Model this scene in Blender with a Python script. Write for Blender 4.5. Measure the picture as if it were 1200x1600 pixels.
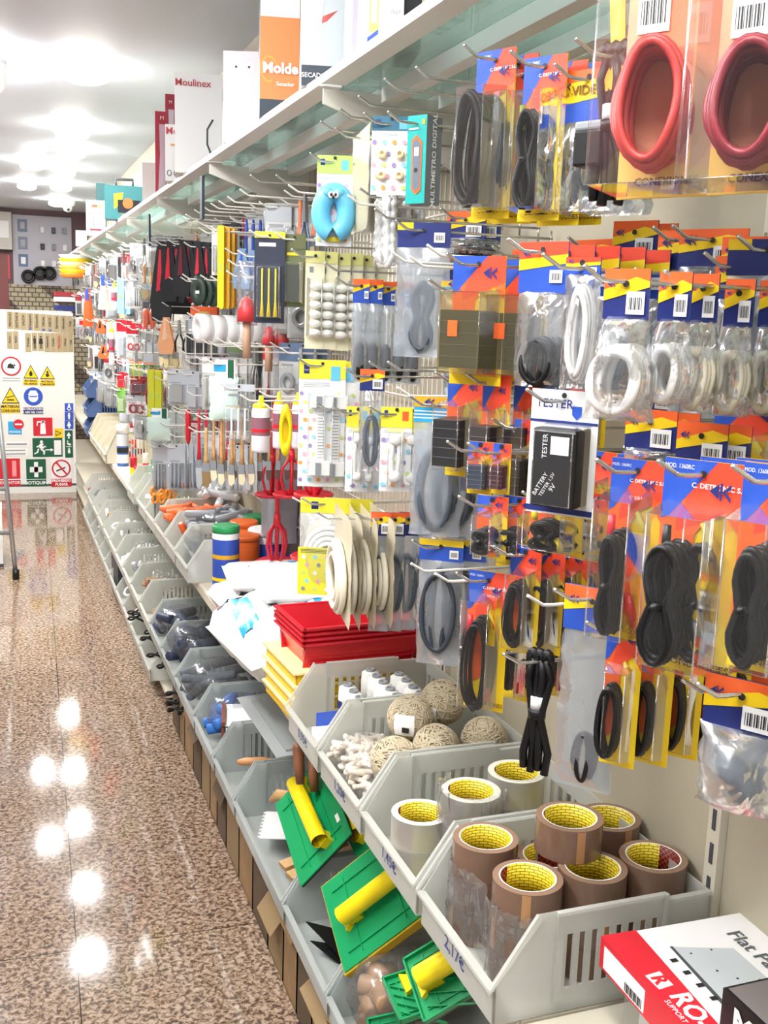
import bpy, math, random
from mathutils import Vector, Matrix
random.seed(7)
S=bpy.context.scene
for o in list(bpy.data.objects): bpy.data.objects.remove(o)
COL=S.collection
R=math.radians
# ---------------------------------------------------------------- camera (solved from the photograph's vanishing points)
F=1650.0; CX,CY=600.0,800.0; EYE=1.65
_vy=Vector((-605.0,-323.5,F)).normalized()
_p2=Vector((1360.0,476.5+0.033*1965-CY,F))
_up=_vy.cross(_p2).normalized()
if _up.y>0: _up=-_up
_vx=_up.cross(_vy).normalized()
if _vx.x<0: _vx=-_vx
_vx=_vy.cross(_up)
_r=Vector((_vx.x,_vy.x,_up.x)); _d=Vector((_vx.y,_vy.y,_up.y)); _f=Vector((_vx.z,_vy.z,_up.z))
cam=bpy.data.objects.new('camera',bpy.data.cameras.new('camera')); COL.objects.link(cam)
cam.data.sensor_fit='VERTICAL'; cam.data.sensor_height=32; cam.data.lens=33.0; cam.data.clip_start=.05
cam.matrix_world=Matrix(((_r.x,-_d.x,-_f.x,0),(_r.y,-_d.y,-_f.y,0),(_r.z,-_d.z,-_f.z,EYE),(0,0,0,1)))
S.camera=cam
def ray(px,py): return _r*(px-CX)+_d*(py-CY)+_f*F
def onx(px,py,x): r=ray(px,py); t=x/r.x; return Vector((x,r.y*t,EYE+r.z*t))
def onz(px,py,z): r=ray(px,py); t=(z-EYE)/r.z; return Vector((r.x*t,r.y*t,z))
def ony(px,py,y): r=ray(px,py); t=y/r.y; return Vector((r.x*t,y,EYE+r.z*t))
# ---------------------------------------------------------------- world, lamps, exposure
S.view_settings.view_transform='Standard'; S.view_settings.look='None'; S.view_settings.gamma=1
S.view_settings.use_curve_mapping=False; S.view_settings.exposure=0.42
try:
    S.cycles.transparent_max_bounces=32; S.cycles.max_bounces=10
except Exception: pass
W=bpy.data.worlds.new('world'); S.world=W; W.use_nodes=True
W.node_tree.nodes['Background'].inputs[0].default_value=(.93,.96,1,1); W.node_tree.nodes['Background'].inputs[1].default_value=.65
CEIL=2.7
def area(name,loc,sx,sy,e,rot=(0,0,0),col=(1,.985,.965)):
    l=bpy.data.lights.new(name,'AREA'); l.shape='RECTANGLE'; l.size=sx; l.size_y=sy; l.energy=e; l.color=col
    o=bpy.data.objects.new(name,l); COL.objects.link(o); o.location=loc; o.rotation_euler=rot; return o
LIGHTS=[(.05,.5,11),(-.35,2.2,20),(-.09,5.2,28),(-.4,6.0,27),(-.45,8.0,28),(-.45,10.5,26),(-1.0,1.0,16)]
for i,(x,y,e) in enumerate(LIGHTS):
    area('ceiling_panel_light',(x,y,CEIL-.075),.28,.6 if i==2 else 1.1,e); area('added_ceiling_uplight',(x,y,CEIL-.045),.28,.6 if i==2 else 1.1,e*1.1,(math.pi,0,0))  # second, upward light is added only to brighten the ceiling
# ---------------------------------------------------------------- materials
MC={}
def mat(name,col,rough=.5,metal=0,emit=0,spec=.5,bump=0,bscale=60,var=0,vscale=8,coat=0):
    if name in MC: return MC[name]
    m=bpy.data.materials.new(name); m.use_nodes=True; nt=m.node_tree; b=nt.nodes['Principled BSDF']
    b.inputs['Base Color'].default_value=(*col,1); b.inputs['Roughness'].default_value=rough; b.inputs['Metallic'].default_value=metal
    b.inputs['Specular IOR Level'].default_value=spec; b.inputs['Coat Weight'].default_value=coat
    if emit: b.inputs['Emission Color'].default_value=(*col,1); b.inputs['Emission Strength'].default_value=emit
    if var or bump:
        tc=nt.nodes.new('ShaderNodeTexCoord'); n=nt.nodes.new('ShaderNodeTexNoise'); nt.links.new(tc.outputs['Object'],n.inputs['Vector'])
        n.inputs['Scale'].default_value=bscale if bump else vscale; n.inputs['Detail'].default_value=3
        if var:
            r=nt.nodes.new('ShaderNodeValToRGB'); c=[max(0,v*(1-var)) for v in col]; c2=[min(1,v*(1+var)) for v in col]
            r.color_ramp.elements[0].position=.35; r.color_ramp.elements[1].position=.65
            r.color_ramp.elements[0].color=(*c,1); r.color_ramp.elements[1].color=(*c2,1)
            nt.links.new(n.outputs['Fac'],r.inputs[0]); nt.links.new(r.outputs[0],b.inputs['Base Color'])
        if bump:
            bp=nt.nodes.new('ShaderNodeBump'); bp.inputs['Strength'].default_value=bump; bp.inputs['Distance'].default_value=.004
            nt.links.new(n.outputs['Fac'],bp.inputs['Height']); nt.links.new(bp.outputs[0],b.inputs['Normal'])
    MC[name]=m; return m
def clear(name,col,trans,haze,rough=.08,bump=0,bscale=25,gl=.35,base=.03):
    """thin clear plastic: transparent + a little haze + gloss"""
    if name in MC: return MC[name]
    m=bpy.data.materials.new(name); m.use_nodes=True; nt=m.node_tree; nt.nodes.clear(); N=nt.nodes.new; L=nt.links.new
    out=N('ShaderNodeOutputMaterial'); t=N('ShaderNodeBsdfTransparent'); t.inputs[0].default_value=(*trans,1)
    d=N('ShaderNodeBsdfDiffuse'); d.inputs[0].default_value=(*col,1); tl=N('ShaderNodeBsdfTranslucent'); tl.inputs[0].default_value=(*col,1)
    md=N('ShaderNodeMixShader'); md.inputs[0].default_value=.45; L(d.outputs[0],md.inputs[1]); L(tl.outputs[0],md.inputs[2])
    m1=N('ShaderNodeMixShader'); m1.inputs[0].default_value=haze; L(t.outputs[0],m1.inputs[1]); L(md.outputs[0],m1.inputs[2])
    g=N('ShaderNodeBsdfGlossy'); g.inputs['Roughness'].default_value=rough; g.inputs[0].default_value=(1,1,1,1)
    fr=N('ShaderNodeLayerWeight'); fr.inputs[0].default_value=gl
    mp=N('ShaderNodeMath'); mp.operation='MULTIPLY_ADD'; mp.inputs[1].default_value=.55; mp.inputs[2].default_value=base; L(fr.outputs['Fresnel'],mp.inputs[0])
    m2=N('ShaderNodeMixShader'); L(mp.outputs[0],m2.inputs[0]); L(m1.outputs[0],m2.inputs[1]); L(g.outputs[0],m2.inputs[2]); L(m2.outputs[0],out.inputs[0])
    if bump:
        tc=N('ShaderNodeTexCoord'); n=N('ShaderNodeTexNoise'); n.inputs['Scale'].default_value=bscale; n.inputs['Distortion'].default_value=1.5
        L(tc.outputs['Object'],n.inputs['Vector']); bp=N('ShaderNodeBump'); bp.inputs['Strength'].default_value=bump; bp.inputs['Distance'].default_value=.02
        L(n.outputs['Fac'],bp.inputs['Height']); L(bp.outputs[0],g.inputs['Normal']); L(bp.outputs[0],fr.inputs['Normal'])
    MC[name]=m; return m
def C(h):
    h=h.lstrip('#'); v=[int(h[i:i+2],16)/255 for i in (0,2,4)]
    return tuple(c/12.92 if c<=.04045 else ((c+.055)/1.055)**2.4 for c in v)
def K(name,h,**k): return mat(name,C(h),**k)
WHITE=K('white_paint','ececea',rough=.4); CREAM=K('cream_metal','d6cfbd',rough=.45); BLACK=mat('black_plastic',(.008,.008,.009),rough=.38,spec=.4)
BLKC=mat('black_cable',(.006,.006,.007),rough=.42,spec=.35); GREYC=K('grey_cable','46505c',rough=.45); WHC=K('white_cable','eeebe8',rough=.4)
REDC=K('red_cable','c43a34',rough=.4); CHROME=K('chrome_wire','d8d8d6',rough=.22,metal=.9); WIRE=K('white_wire','e6e4df',rough=.35)
RED=K('red_plastic','d01f30',rough=.35); ORANGE=K('orange_print','f0652a',rough=.4); YELLOW=K('yellow_print','f6cf16',rough=.4)
BLUE=K('blue_print','2a52b8',rough=.4); NAVY=K('navy_print','1f2c72',rough=.4); CYAN=K('cyan_print','27a6dc',rough=.4)
LYEL=K('lemon_print','eee23a',rough=.4); LIME=K('lime_print','b5d96a',rough=.4); TEAL=K('teal_print','1fa5a0',rough=.4)
PAPER=K('white_card','f1f1f0',rough=.5); GREY=K('mid_grey','8b8f94',rough=.5); DGREY=K('dark_grey','4a4d52',rough=.5)
GREEN=K('green_plastic','069457',rough=.4); YEL=K('yellow_plastic','f2d80f',rough=.35); WOOD=K('pale_wood','c99f69',rough=.5,var=.15,vscale=30)
DWOOD=K('brown_wood','7d4d33',rough=.45,var=.2,vscale=20); CARDB=K('cardboard','93744f',rough=.8,var=.12,vscale=12)
STEEL=K('brushed_steel','a9adb0',rough=.3,metal=.8); INK=K('black_ink','1c1c1e',rough=.5); PINK=K('pink_print','e8a9b0',rough=.5)
GOLDT=K('amber_print','d9a21c',rough=.4); DRED=K('dark_red_print','9c2430',rough=.4); LBLUE=K('light_blue_plastic','66bfe6',rough=.4)
BEIGE=K('beige_film','c6bda3',rough=.4); GREENS=K('sign_green','10573a',rough=.5); TAN=K('tan_bristle','c8b88f',rough=.7)
PBLUE=K('powder_blue','8fa6c4',rough=.4)
CLEAR=clear('clear_plastic',(.8,.83,.86),(.97,.98,.985),.022,.06,base=.014)
BAG=clear('clear_film',(.8,.84,.88),(.93,.95,.97),.10,.14,bump=.32,bscale=14)
HAZY=clear('hazy_film',(.62,.67,.73),(.88,.91,.95),.34,.22,bump=.3,bscale=12)
BINP=clear('frosted_polypropylene',(.80,.81,.77),(.9,.91,.88),.66,.28,gl=.2)
BING=clear('frosted_grey_polypropylene',(.66,.70,.69),(.85,.88,.87),.66,.3,gl=.2)
GLASSG=clear('green_shelf_glass',(.55,.72,.7),(.68,.84,.81),.25,.04,gl=.4)
YCLEAR=clear('smoky_yellow_plastic',(.7,.65,.4),(.78,.72,.5),.12,.07)
# ---------------------------------------------------------------- mesh builder
class M:
    def __init__(s): s.v=[]; s.f=[]; s.m=[]; s.mats=[]; s.sm=[]
    def mi(s,m):
        if m not in s.mats: s.mats.append(m)
        return s.mats.index(m)
    def add(s,vs,fs,m,T=None,smooth=False):
        b=len(s.v); k=s.mi(m)
        s.v+= [tuple(T@Vector(v)) for v in vs] if T else [tuple(v) for v in vs]
        for f in fs: s.f.append([b+i for i in f]); s.m.append(k); s.sm.append(smooth)
        return s
    def box(s,x0,x1,y0,y1,z0,z1,m,T=None):
        vs=[(x,y,z) for x in (x0,x1) for y in (y0,y1) for z in (z0,z1)]
        s.add(vs,[(0,1,3,2),(4,6,7,5),(0,4,5,1),(2,3,7,6),(0,2,6,4),(1,5,7,3)],m,T); return s
    def prism(s,poly,a,b,m,ax='y',T=None):
        """polygon in the plane across ax, extruded a..b"""
        def P(u,v,w): return {'y':(u,w,v),'x':(w,u,v),'z':(u,v,w)}[ax]
        n=len(poly); vs=[P(u,v,a) for u,v in poly]+[P(u,v,b) for u,v in poly]
        s.add(vs,[tuple(range(n)),tuple(range(2*n-1,n-1,-1))]+[(i,(i+1)%n,n+(i+1)%n,n+i) for i in range(n)],m,T); return s
    def face(s,pts,m,T=None): return s.add(pts,[tuple(range(len(pts)))],m,T)
    def tube(s,path,r,m,n=6,closed=False,T=None,caps=True):
        P=[Vector(p) for p in path]; N=len(P); vs=[]; up=None
        for i,p in enumerate(P):
            a=P[(i-1)%N] if (closed or i>0) else p; b=P[(i+1)%N] if (closed or i<N-1) else p
            t=(b-a); t=t.normalized() if t.length>1e-9 else Vector((0,0,1))
            if up is None: up=Vector((0,0,1)) if abs(t.z)<.9 else Vector((1,0,0))
            u=t.cross(up); u=u.normalized() if u.length>1e-6 else Vector((1,0,0)); w=u.cross(t).normalized(); up=w
            rr=r[i] if isinstance(r,(list,tuple)) else r
            for k in range(n):
                q=2*math.pi*k/n; vs.append(p+u*(rr*math.cos(q))+w*(rr*math.sin(q)))
        fs=[]
        for i in range(N if closed else N-1):
            for k in range(n):
                j=(i+1)%N; fs.append((i*n+k,i*n+(k+1)%n,j*n+(k+1)%n,j*n+k))
        if caps and not closed: fs+= [tuple(range(n-1,-1,-1)),tuple((N-1)*n+k for k in range(n))]
        s.add(vs,fs,m,T,True); return s
    def lathe(s,prof,m,n=24,T=None,smooth=True,caps=True):
        """profile (r,z) about z; m may be a list per segment"""
        vs=[(r*math.cos(2*math.pi*k/n),r*math.sin(2*math.pi*k/n),z) for r,z in prof for k in range(n)]
        for i in range(len(prof)-1):
            mm=m[i] if isinstance(m,list) else m
            if i==0: b=len(s.v); s.v+=[tuple(T@Vector(v)) for v in vs] if T else vs
            k0=s.mi(mm)
            for k in range(n):
                s.f.append([b+i*n+k,b+i*n+(k+1)%n,b+(i+1)*n+(k+1)%n,b+(i+1)*n+k]); s.m.append(k0); s.sm.append(smooth)
        if caps:
            for i,e in ((0,-1),(len(prof)-1,1)):
                if prof[i][0]>1e-5:
                    mm=m[0 if i==0 else -1] if isinstance(m,list) else m
                    idx=[b+i*n+k for k in range(n)]; s.f.append(idx[::e]); s.m.append(s.mi(mm)); s.sm.append(False)
        return s
    def grid(s,fn,nu,nv,m,T=None,wrap=False):
        vs=[fn(i/nu,j/nv) for j in range(nv+1) for i in range(nu+1)]
        s.add(vs,[(j*(nu+1)+i,j*(nu+1)+i+1,(j+1)*(nu+1)+i+1,(j+1)*(nu+1)+i) for j in range(nv) for i in range(nu)],m,T,True); return s
    def pillow(s,w,h,t,m,T=None,seed=0,taper=0,nu=8,nv=12,wr=.14):
        """soft bag hanging down from z=0"""
        rd=random.Random(seed)
        for sd in (-1,1):
            q=[[rd.uniform(-1,1) for _ in range(nv+1)] for _ in range(nu+1)]
            def fn(u,v):
                i,j=round(u*nu),round(v*nv); e=(max(0,math.sin(math.pi*u))**.6)*(max(0,math.sin(math.pi*min(1,v*1.0)))**.5 if v>.0 else 0)
                ww=w*(1-taper*(1-v)) ; return ((u-.5)*ww+q[i][j]*.004*w/.1, sd*t/2*e*(1+wr*q[i][j])-.0, -v*h+q[j%(nu+1)][j%(nv+1)]*.003*(v>0))
            s.grid(fn,nu,nv,m,T)
        return s
    def ellip(s,c,rx,ry,rz,m,n=14,T=None):
        k=n//2
        prof=[(math.sin(math.pi*i/k),-math.cos(math.pi*i/k)) for i in range(k+1)]
        prof[0]=(1e-6,-1); prof[-1]=(1e-6,1)
        TT=Matrix.Translation(c)@Matrix.Diagonal((rx,ry,rz,1)); TT=(T@TT) if T else TT
        return s.lathe(prof,m,n,TT,caps=False)
    def text(s,t,size,m,T,sx=1,bold=0,align='CENTER'):
        cu=bpy.data.curves.new('t','FONT'); cu.body=t; cu.size=size; cu.align_x=align; cu.align_y='CENTER'; cu.offset=bold*size; cu.resolution_u=2
        ob=bpy.data.objects.new('t',cu); me=ob.to_mesh()
        TT=T@Matrix.Diagonal((sx,1,1,1)); s.add([v.co for v in me.vertices],[tuple(p.vertices) for p in me.polygons],m,TT)
        ob.to_mesh_clear(); bpy.data.objects.remove(ob); bpy.data.curves.remove(cu); return s
    def build(s,name,parent=None,loc=(0,0,0),rot=(0,0,0),bevel=0,matrix=None):
        me=bpy.data.meshes.new(name); me.from_pydata(s.v,[],s.f)
        for m in s.mats: me.materials.append(m)
        me.polygons.foreach_set('material_index',s.m); me.polygons.foreach_set('use_smooth',s.sm); me.update()
        o=bpy.data.objects.new(name,me); COL.objects.link(o); o.location=loc; o.rotation_euler=rot
        if matrix: o.matrix_world=matrix
        if parent: o.parent=parent
        if bevel:
            b=o.modifiers.new('bevel','BEVEL'); b.width=bevel; b.segments=2; b.limit_method='ANGLE'; b.angle_limit=R(40)
        return o
def tag(o,label=None,cat=None,group=None,kind=None):
    if label: o['label']=label
    if cat: o['category']=cat
    if group: o['group']=group
    if kind: o['kind']=kind
    return o
def empty(name,loc=(0,0,0),rz=0):
    o=bpy.data.objects.new(name,None); COL.objects.link(o); o.location=loc; o.rotation_euler=(0,0,rz); o.empty_display_size=.05; return o
def kids(o): return [c for c in bpy.data.objects if c.parent==o]
KC={}
def dup(o,parent=None,key=None):
    c=o.copy(); COL.objects.link(c)
    if parent: c.parent=parent
    if o not in KC: KC[o]=kids(o)
    for ch in KC[o]: dup(ch,c)
    return c
def struct(o,label=None): o['kind']='structure'; return o
# text on faces: matrices for a face looking to -y (front), origin in the face
def TF(x,y,z,rot=0): return Matrix.Translation((x,y,z))@Matrix.Rotation(R(90),4,'X')@Matrix.Rotation(R(rot),4,'Z')
def solve(L,Rr,T,B,x,th):
    """pixel box on the vertical plane through x (at its centre), facing th degrees: top-centre point, width, height"""
    cx=(L+Rr)/2; P=onx(cx,T,x); n=Vector((math.sin(R(th)),-math.cos(R(th)),0))
    def hit(px,py):
        r=ray(px,py); t=(P-Vector((0,0,EYE))).dot(n)/r.dot(n); return Vector((0,0,EYE))+r*t
    return P,(hit(Rr,T)-hit(L,T)).length,P.z-hit(cx,B).z
# ================================================================ the room
def floor_mat():
    m=bpy.data.materials.new('polished_granite'); m.use_nodes=True; nt=m.node_tree; N=nt.nodes.new; L=nt.links.new; b=nt.nodes['Principled BSDF']
    tc=N('ShaderNodeTexCoord'); mp=N('ShaderNodeMapping'); mp.inputs['Rotation'].default_value=(0,0,R(1.65)); L(tc.outputs['Object'],mp.inputs['Vector'])
    n=N('ShaderNodeTexNoise'); n.inputs['Scale'].default_value=78; n.inputs['Detail'].default_value=2.5; n.inputs['Roughness'].default_value=.62; n.inputs['Distortion'].default_value=.6
    L(mp.outputs[0],n.inputs['Vector'])
    r=N('ShaderNodeValToRGB'); e=r.color_ramp.elements; e[0].position=.38; e[0].color=(*C('4d4038'),1); e[1].position=.46; e[1].color=(*C('79634f'),1)
    x=r.color_ramp.elements.new(.53); x.color=(*C('998371'),1); x=r.color_ramp.elements.new(.66); x.color=(*C('b29e8b'),1)
    L(n.outputs['Fac'],r.inputs[0])
    n2=N('ShaderNodeTexNoise'); n2.inputs['Scale'].default_value=2.2; L(mp.outputs[0],n2.inputs['Vector'])
    hs=N('ShaderNodeHueSaturation'); mr=N('ShaderNodeMapRange'); mr.inputs[3].default_value=.85; mr.inputs[4].default_value=1.1; L(n2.outputs['Fac'],mr.inputs[0]); L(mr.outputs[0],hs.inputs['Value']); L(r.outputs[0],hs.inputs['Color'])
    br=N('ShaderNodeTexBrick'); br.offset=0; br.inputs['Scale'].default_value=1; br.inputs['Mortar Size'].default_value=.0016; br.inputs['Mortar Smooth'].default_value=0
    br.inputs['Brick Width'].default_value=.6105; br.inputs['Row Height'].default_value=.6105
    br.inputs['Color1'].default_value=(1,1,1,1); br.inputs['Color2'].default_value=(.93,.9,.9,1); br.inputs['Mortar'].default_value=(.12,.09,.08,1)
    mp2=N('ShaderNodeMapping'); mp2.inputs['Location'].default_value=(-.068,-.175,0); L(mp.outputs[0],mp2.inputs['Vector']); L(mp2.outputs[0],br.inputs['Vector'])
    mx=N('ShaderNodeMix'); mx.data_type='RGBA'; mx.blend_type='MULTIPLY'; mx.inputs[0].default_value=1; L(hs.outputs[0],mx.inputs[6]); L(br.outputs['Color'],mx.inputs[7]); L(mx.outputs[2],b.inputs['Base Color'])
    b.inputs['Roughness'].default_value=.07; b.inputs['Specular IOR Level'].default_value=.6
    return m
Y1=12.7
fl=M().box(-4,1.3,-2,Y1+.2,-.05,0,floor_mat()).build('floor'); struct(fl)
CE=K('ceiling_paint','e6ecf9',rough=.6)
struct(M().box(-4,1.3,-2,Y1+.2,CEIL,CEIL+.08,CE).build('ceiling'))
struct(M().box(.975,1.3,-2,Y1,0,CEIL,K('cream_wall','cdc5b0',rough=.6)).build('wall_right'))
struct(M().box(-4,.975,Y1,Y1+.2,0,CEIL,K('plum_brown_wall','6e5258',rough=.6)).build('wall_far'))
struct(M().box(-4.2,-4,-2,Y1+.2,0,CEIL,K('pale_wall','c9c6c4',rough=.6)).build('wall_left'))
# ceiling lamps: panels over the aisle (hung low to fit the added uplights) and round downlights that stand a little proud of the ceiling
LAMP=mat('lamp_glow',(1,.98,.94),emit=14); LAMPD=mat('dome_glow',(1,.97,.92),emit=42)
for i,(x,y,e) in enumerate(LIGHTS):
    t=empty('ceiling_panel_lamp',(x,y,CEIL)); hl=.32 if i==2 else .58; M().box(-.16,.16,-hl,hl,-.066,-.056,WHITE).box(-.02,.02,-hl+.08,-hl+.12,-.056,-.001,WHITE).box(-.02,.02,hl-.12,hl-.08,-.056,-.001,WHITE).build('frame',t); M().box(-.14,.14,-hl+.03,hl-.03,-.071,-.0665,LAMP).build('diffuser',t)
    tag(t,['long white ceiling panel lamp above the near end of the aisle','long white ceiling panel lamp over the aisle just past the camera','short white ceiling panel lamp at the left edge of the photo','long ceiling panel lamp over the middle of the aisle','long ceiling panel lamp over the aisle before the sign board','long ceiling panel lamp beyond the sign board','long ceiling panel lamp left of the camera'][i],'lamp')
DOWN=[(.27,8.47,.07,'oval left-hand'),(.275,9.89,.07,'farthest left-hand'),(.40,5.1,.095,'nearest glaring'),(.45,6.75,.09,'second glaring'),(.5,7.65,.08,'third glaring'),(.52,8.73,.07,'fourth'),(.55,9.81,.08,'fifth'),(.6,11.3,.08,'last, by the far wall, of the'),(-.9,5.4,.08,'far left'),(-.9,8,.08,'far left second')]
for x,y,r,l in DOWN:
    t=empty('ceiling_downlight',(x,y,CEIL)); M().lathe([(r*.9,-.001),(r*.9,-.02),(r*.5,-.02),(r*.5,-.001)],WHITE,24).build('rim',t)
    M().lathe([(1e-5,-.0205),(r,-.021),(r*1.12,-.04),(r*1.05,-.058),(r*.7,-.07),(1e-5,-.074)],LAMPD,24,caps=False).build('lens',t)
    tag(t,l+' round ceiling downlight over the shelving','lamp')
# ================================================================ gondola shelving
WX=.92; FX=.585; DZ=.745; LZ=.27; TZ=2.09
BACK=K('shelf_back_panel','b9b099',rough=.5); 
bays=[-.3,1.10,2.05,3.22,4.3,5.35,6.4,7.45,8.5,9.55,10.6,11.65]
names=['nearest the camera','second from the camera, behind the audio cables','third, behind the trays and white sacks','fourth, behind the brushes and tins','fifth, behind the red trowels','sixth along the aisle','seventh along the aisle','eighth, behind the spray cans','ninth, with the blue bins','tenth, beside the sign board','last, past the sign board']
for i in range(len(bays)-1):
    a,b=bays[i],bays[i+1]; t=empty('shelving_bay',(.75,a,0))
    tag(t,'cream metal gondola shelving bay, '+names[i],'shelving')
    def part(n,bx,m,bev=0):
        mm=M(); [mm.box(x0-.75,x1-.75,y0-a,y1-a,z0,z1,m) for x0,x1,y0,y1,z0,z1 in bx]; return mm.build(n,t,bevel=bev)
    part('back_panel',[(WX,WX+.02,a+.027,b-.001,.1,2.4)],BACK)
    up=part('upright',[(WX-.012,WX+.03,a,a+.026,0,2.45)],CREAM)
    mm=M()
    for k in range(46): mm.box(WX-.0135-.75,WX-.0118-.75,.009,.016,.12+k*.05,.12+k*.05+.03,DGREY)
    mm.build('slot_row',up)
    part('deck_shelf',[(FX+.035,WX,a+.003,b-.003,DZ-.028,DZ)],CREAM,.003)
    part('price_rail',[(FX+.029,FX+.034,a+.003,b-.003,DZ-.03,DZ-.002),(FX+.029,FX+.039,a+.003,b-.003,DZ-.032,DZ-.03)],CREAM)
    part('lower_shelf',[(FX+.035,WX,a+.003,b-.003,LZ-.025,LZ)],CREAM,.003)
    part('base_plinth',[(.89,WX,a+.003,b-.003,0,.05)]+([(FX+.04,WX,a+.003,b-.003,.035,.055)] if a>4.2 else []),CREAM)
    ts=part('glass_shelf',[(.6,.9,a+.01,b-.01,TZ,TZ+.006)],GLASSG)
    part('front_lip',[(.592,.602,a+.01,b-.01,TZ-.007,TZ+.009),(.602,.64,a+.01,b-.01,TZ-.006,TZ-.001)],WHITE)
    part('shelf_rail',[(.715,.745,a+.01,b-.01,TZ-.03,TZ-.001)],WHITE); part('shelf_rail',[(.835,.865,a+.01,b-.01,TZ-.03,TZ-.001)],WHITE)
    mm=M(); mm.prism([(.60-.75,TZ-.013),(WX-.765,TZ-.013),(WX-.765,TZ-.16),(.80-.75,TZ-.105),(.60-.75,TZ-.04)],.0,.004,K('shelf_bracket','dfdcd2',rough=.4)); mm.build('shelf_bracket',t)
# white wire grid panels in front of the back, where the tools hang
for i,(a,b) in enumerate([(1.95,2.95),(2.97,3.97),(4.0,5.0),(5.02,6.02),(6.05,7.05),(7.08,8.08),(8.1,9.1),(9.12,10.1)]):
    g=M()
    y=a
    while y<=b: g.tube([(0,y-a,.02),(0,y-a,1.02)],.0019,WIRE,4); y+=.028
    for k in range(11): g.tube([(-.003,0,.02+k*.1),(-.003,b-a,.02+k*.1)],.0024,WIRE,4)
    o=g.build('wire_grid_panel',None,(WX-.018,a,.95)); tag(o,'white wire grid panel on the shelving back, '+['nearest, behind the brushes','second one along','third one along','fourth one along','fifth one along','sixth one along','seventh one along','farthest one'][i],'grid panel',group='white wire grid panels')
# ================================================================ storage bins
def bin_mesh(W,D,H,m,rail=True):
    s=M(); t=.0032; f=.012
    s.box(0,D,-W/2,W/2,0,t,m)                                        # bottom
    s.box(0,t,-W/2,W/2,t,.05,m); s.box(-.009,t,-W/2,W/2,.05,.055,m)  # low front and its lip
    for sg in (-1,1):
        y0,y1=(W/2-t,W/2) if sg>0 else (-W/2,-W/2+t)
        s.prism([(0,t),(.085,t),(.085,H),(.058,H),(0,.055)],y0,y1,m)          # sloping front cheek
        s.box(.085,D*.78,y0,y1,t,.035,m); s.box(.085,D*.78,y0,y1,H-.035,H,m)
        n=9; L0=.085; L1=D*.78
        for k in range(n):
            xa=L0+(L1-L0)*(k+.5)/n; s.box(xa,xa+(L1-L0)/n*.5,y0,y1,.035,H-.035,m)
        s.box(D*.78,D,y0,y1,t,H-.008,m)
        o0,o1=(W/2,W/2+f*.5) if sg>0 else (-W/2-f*.5,-W/2)
        s.prism([(-.009,.05),(-.009,.056),(.056,H+.003),(.056+.006,H-.004)],o0,o1,m); s.box(.085,D*.76,o0,o1,H-.003,H+.001,m)
        s.box(.085,.095,o0,o1,.02,H,m); s.box(D*.77,D*.785,o0,o1,.02,H,m); s.box(D*.785,D,o0,o1,H-.012,H-.008,m)
    s.box(D-t,D,-W/2+t,W/2-t,t,.04,m); s.box(D-t,D,-W/2+t,W/2-t,H-.04,H-.008,m)
    for k in range(9):
        y=-W/2+W*(k+.5)/9; s.box(D-t,D,y-W/40,y+W/40,.04,H-.04,m)
    return s
BINS={}
def bin_at(y0,y1,z,label,m=BINP,D=.325,H=.148,x=.578,price=None,group=None,kx=0,ex=0):
    W=(y1-y0)-.012; k=(round(W,2),m.name,D,H)
    if k not in BINS: BINS[k]=bin_mesh(round(W,2),D,H,m).build('storage_bin',bevel=0); o=BINS[k]
    else: o=BINS[k].copy(); COL.objects.link(o)
    o.location=(x,(y0+y1)/2,z+.001); o.rotation_euler=(0,ex,kx); tag(o,label,'storage bin',group)
    if price:
        M().text(price,.03,K('marker_ink','3c4a86',rough=.5),Matrix.Translation((-.0005,0,.027))@Matrix.Rotation(R(-90),4,'Z')@Matrix.Rotation(R(90),4,'X'),bold=.02).build('price_marking',o)
    return o
bin_at(1.095,1.36,DZ,'frosted plastic bin heaped with brown packing tape rolls',price='2,17€')
bin_at(1.365,1.63,DZ,'frosted plastic bin holding clear packing tape rolls',price='1,45€')
bin_at(1.635,1.90,DZ,'frosted plastic bin holding the dowel bag and jute twine balls',price='1,20€')
bin_at(1.905,2.15,DZ,'frosted plastic bin holding white thread spools, beside the yellow trays',price='0,95€')
up=[(3.47,3.74,'frosted bin of plastic bags beside the blue canister'),(3.745,4.0,'frosted bin of orange foam sheets'),(4.005,4.28,'frosted bin with flat clear packets'),(4.285,4.56,'frosted bin full of orange scissors'),(4.565,4.83,'frosted bin in front of the green crate'),(5.0,5.27,'empty frosted bin past the green crate')]
for a,b,l in up: bin_at(a,b,DZ,l)
for k in range(4): bin_at(6.38+k*.3,6.675+k*.3,DZ,'cream bin in the far row beyond the spray cans, '+['nearest','second','third','farthest'][k],m=K('cream_bin','cfc8b0',rough=.5),D=.3,H=.19,x=.58)
BB=K('blue_bin','48618f',rough=.5)
for k in range(3): bin_at(7.75,8.1,DZ+.005+k*.137,'slate blue slotted bin in the far stack, '+['bottom','middle','top'][k]+' of three',m=BB,D=.33,H=.134,x=.58)
la=[(1.46,1.80,'with small green floats, nearest the camera'),(1.805,2.145,'with the sponge float and black pointed trowels'),(2.15,2.695,'with the large green float and wooden rulers'),(2.70,2.995,'with wooden handles under the steel float'),(3.0,3.345,'holding the brown and white TOTAL box'),(3.35,3.745,'with grey bagged gloves'),(3.75,4.1,'with a clear bag of black parts'),(4.105,4.45,'with crumpled clear bags'),(4.455,4.8,'with one black and white roll'),(4.805,5.15,'with pale sticks'),(5.155,5.5,'with white tubes'),(5.505,5.85,'with small grey parts'),(5.855,6.2,'with price marks on its front'),(6.205,6.55,'with white fittings'),(6.6,6.95,'with pale fittings'),(7.0,7.35,'with grey tubing'),(7.4,7.75,'with brown fittings'),(7.8,8.15,'with crumpled film')]
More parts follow.
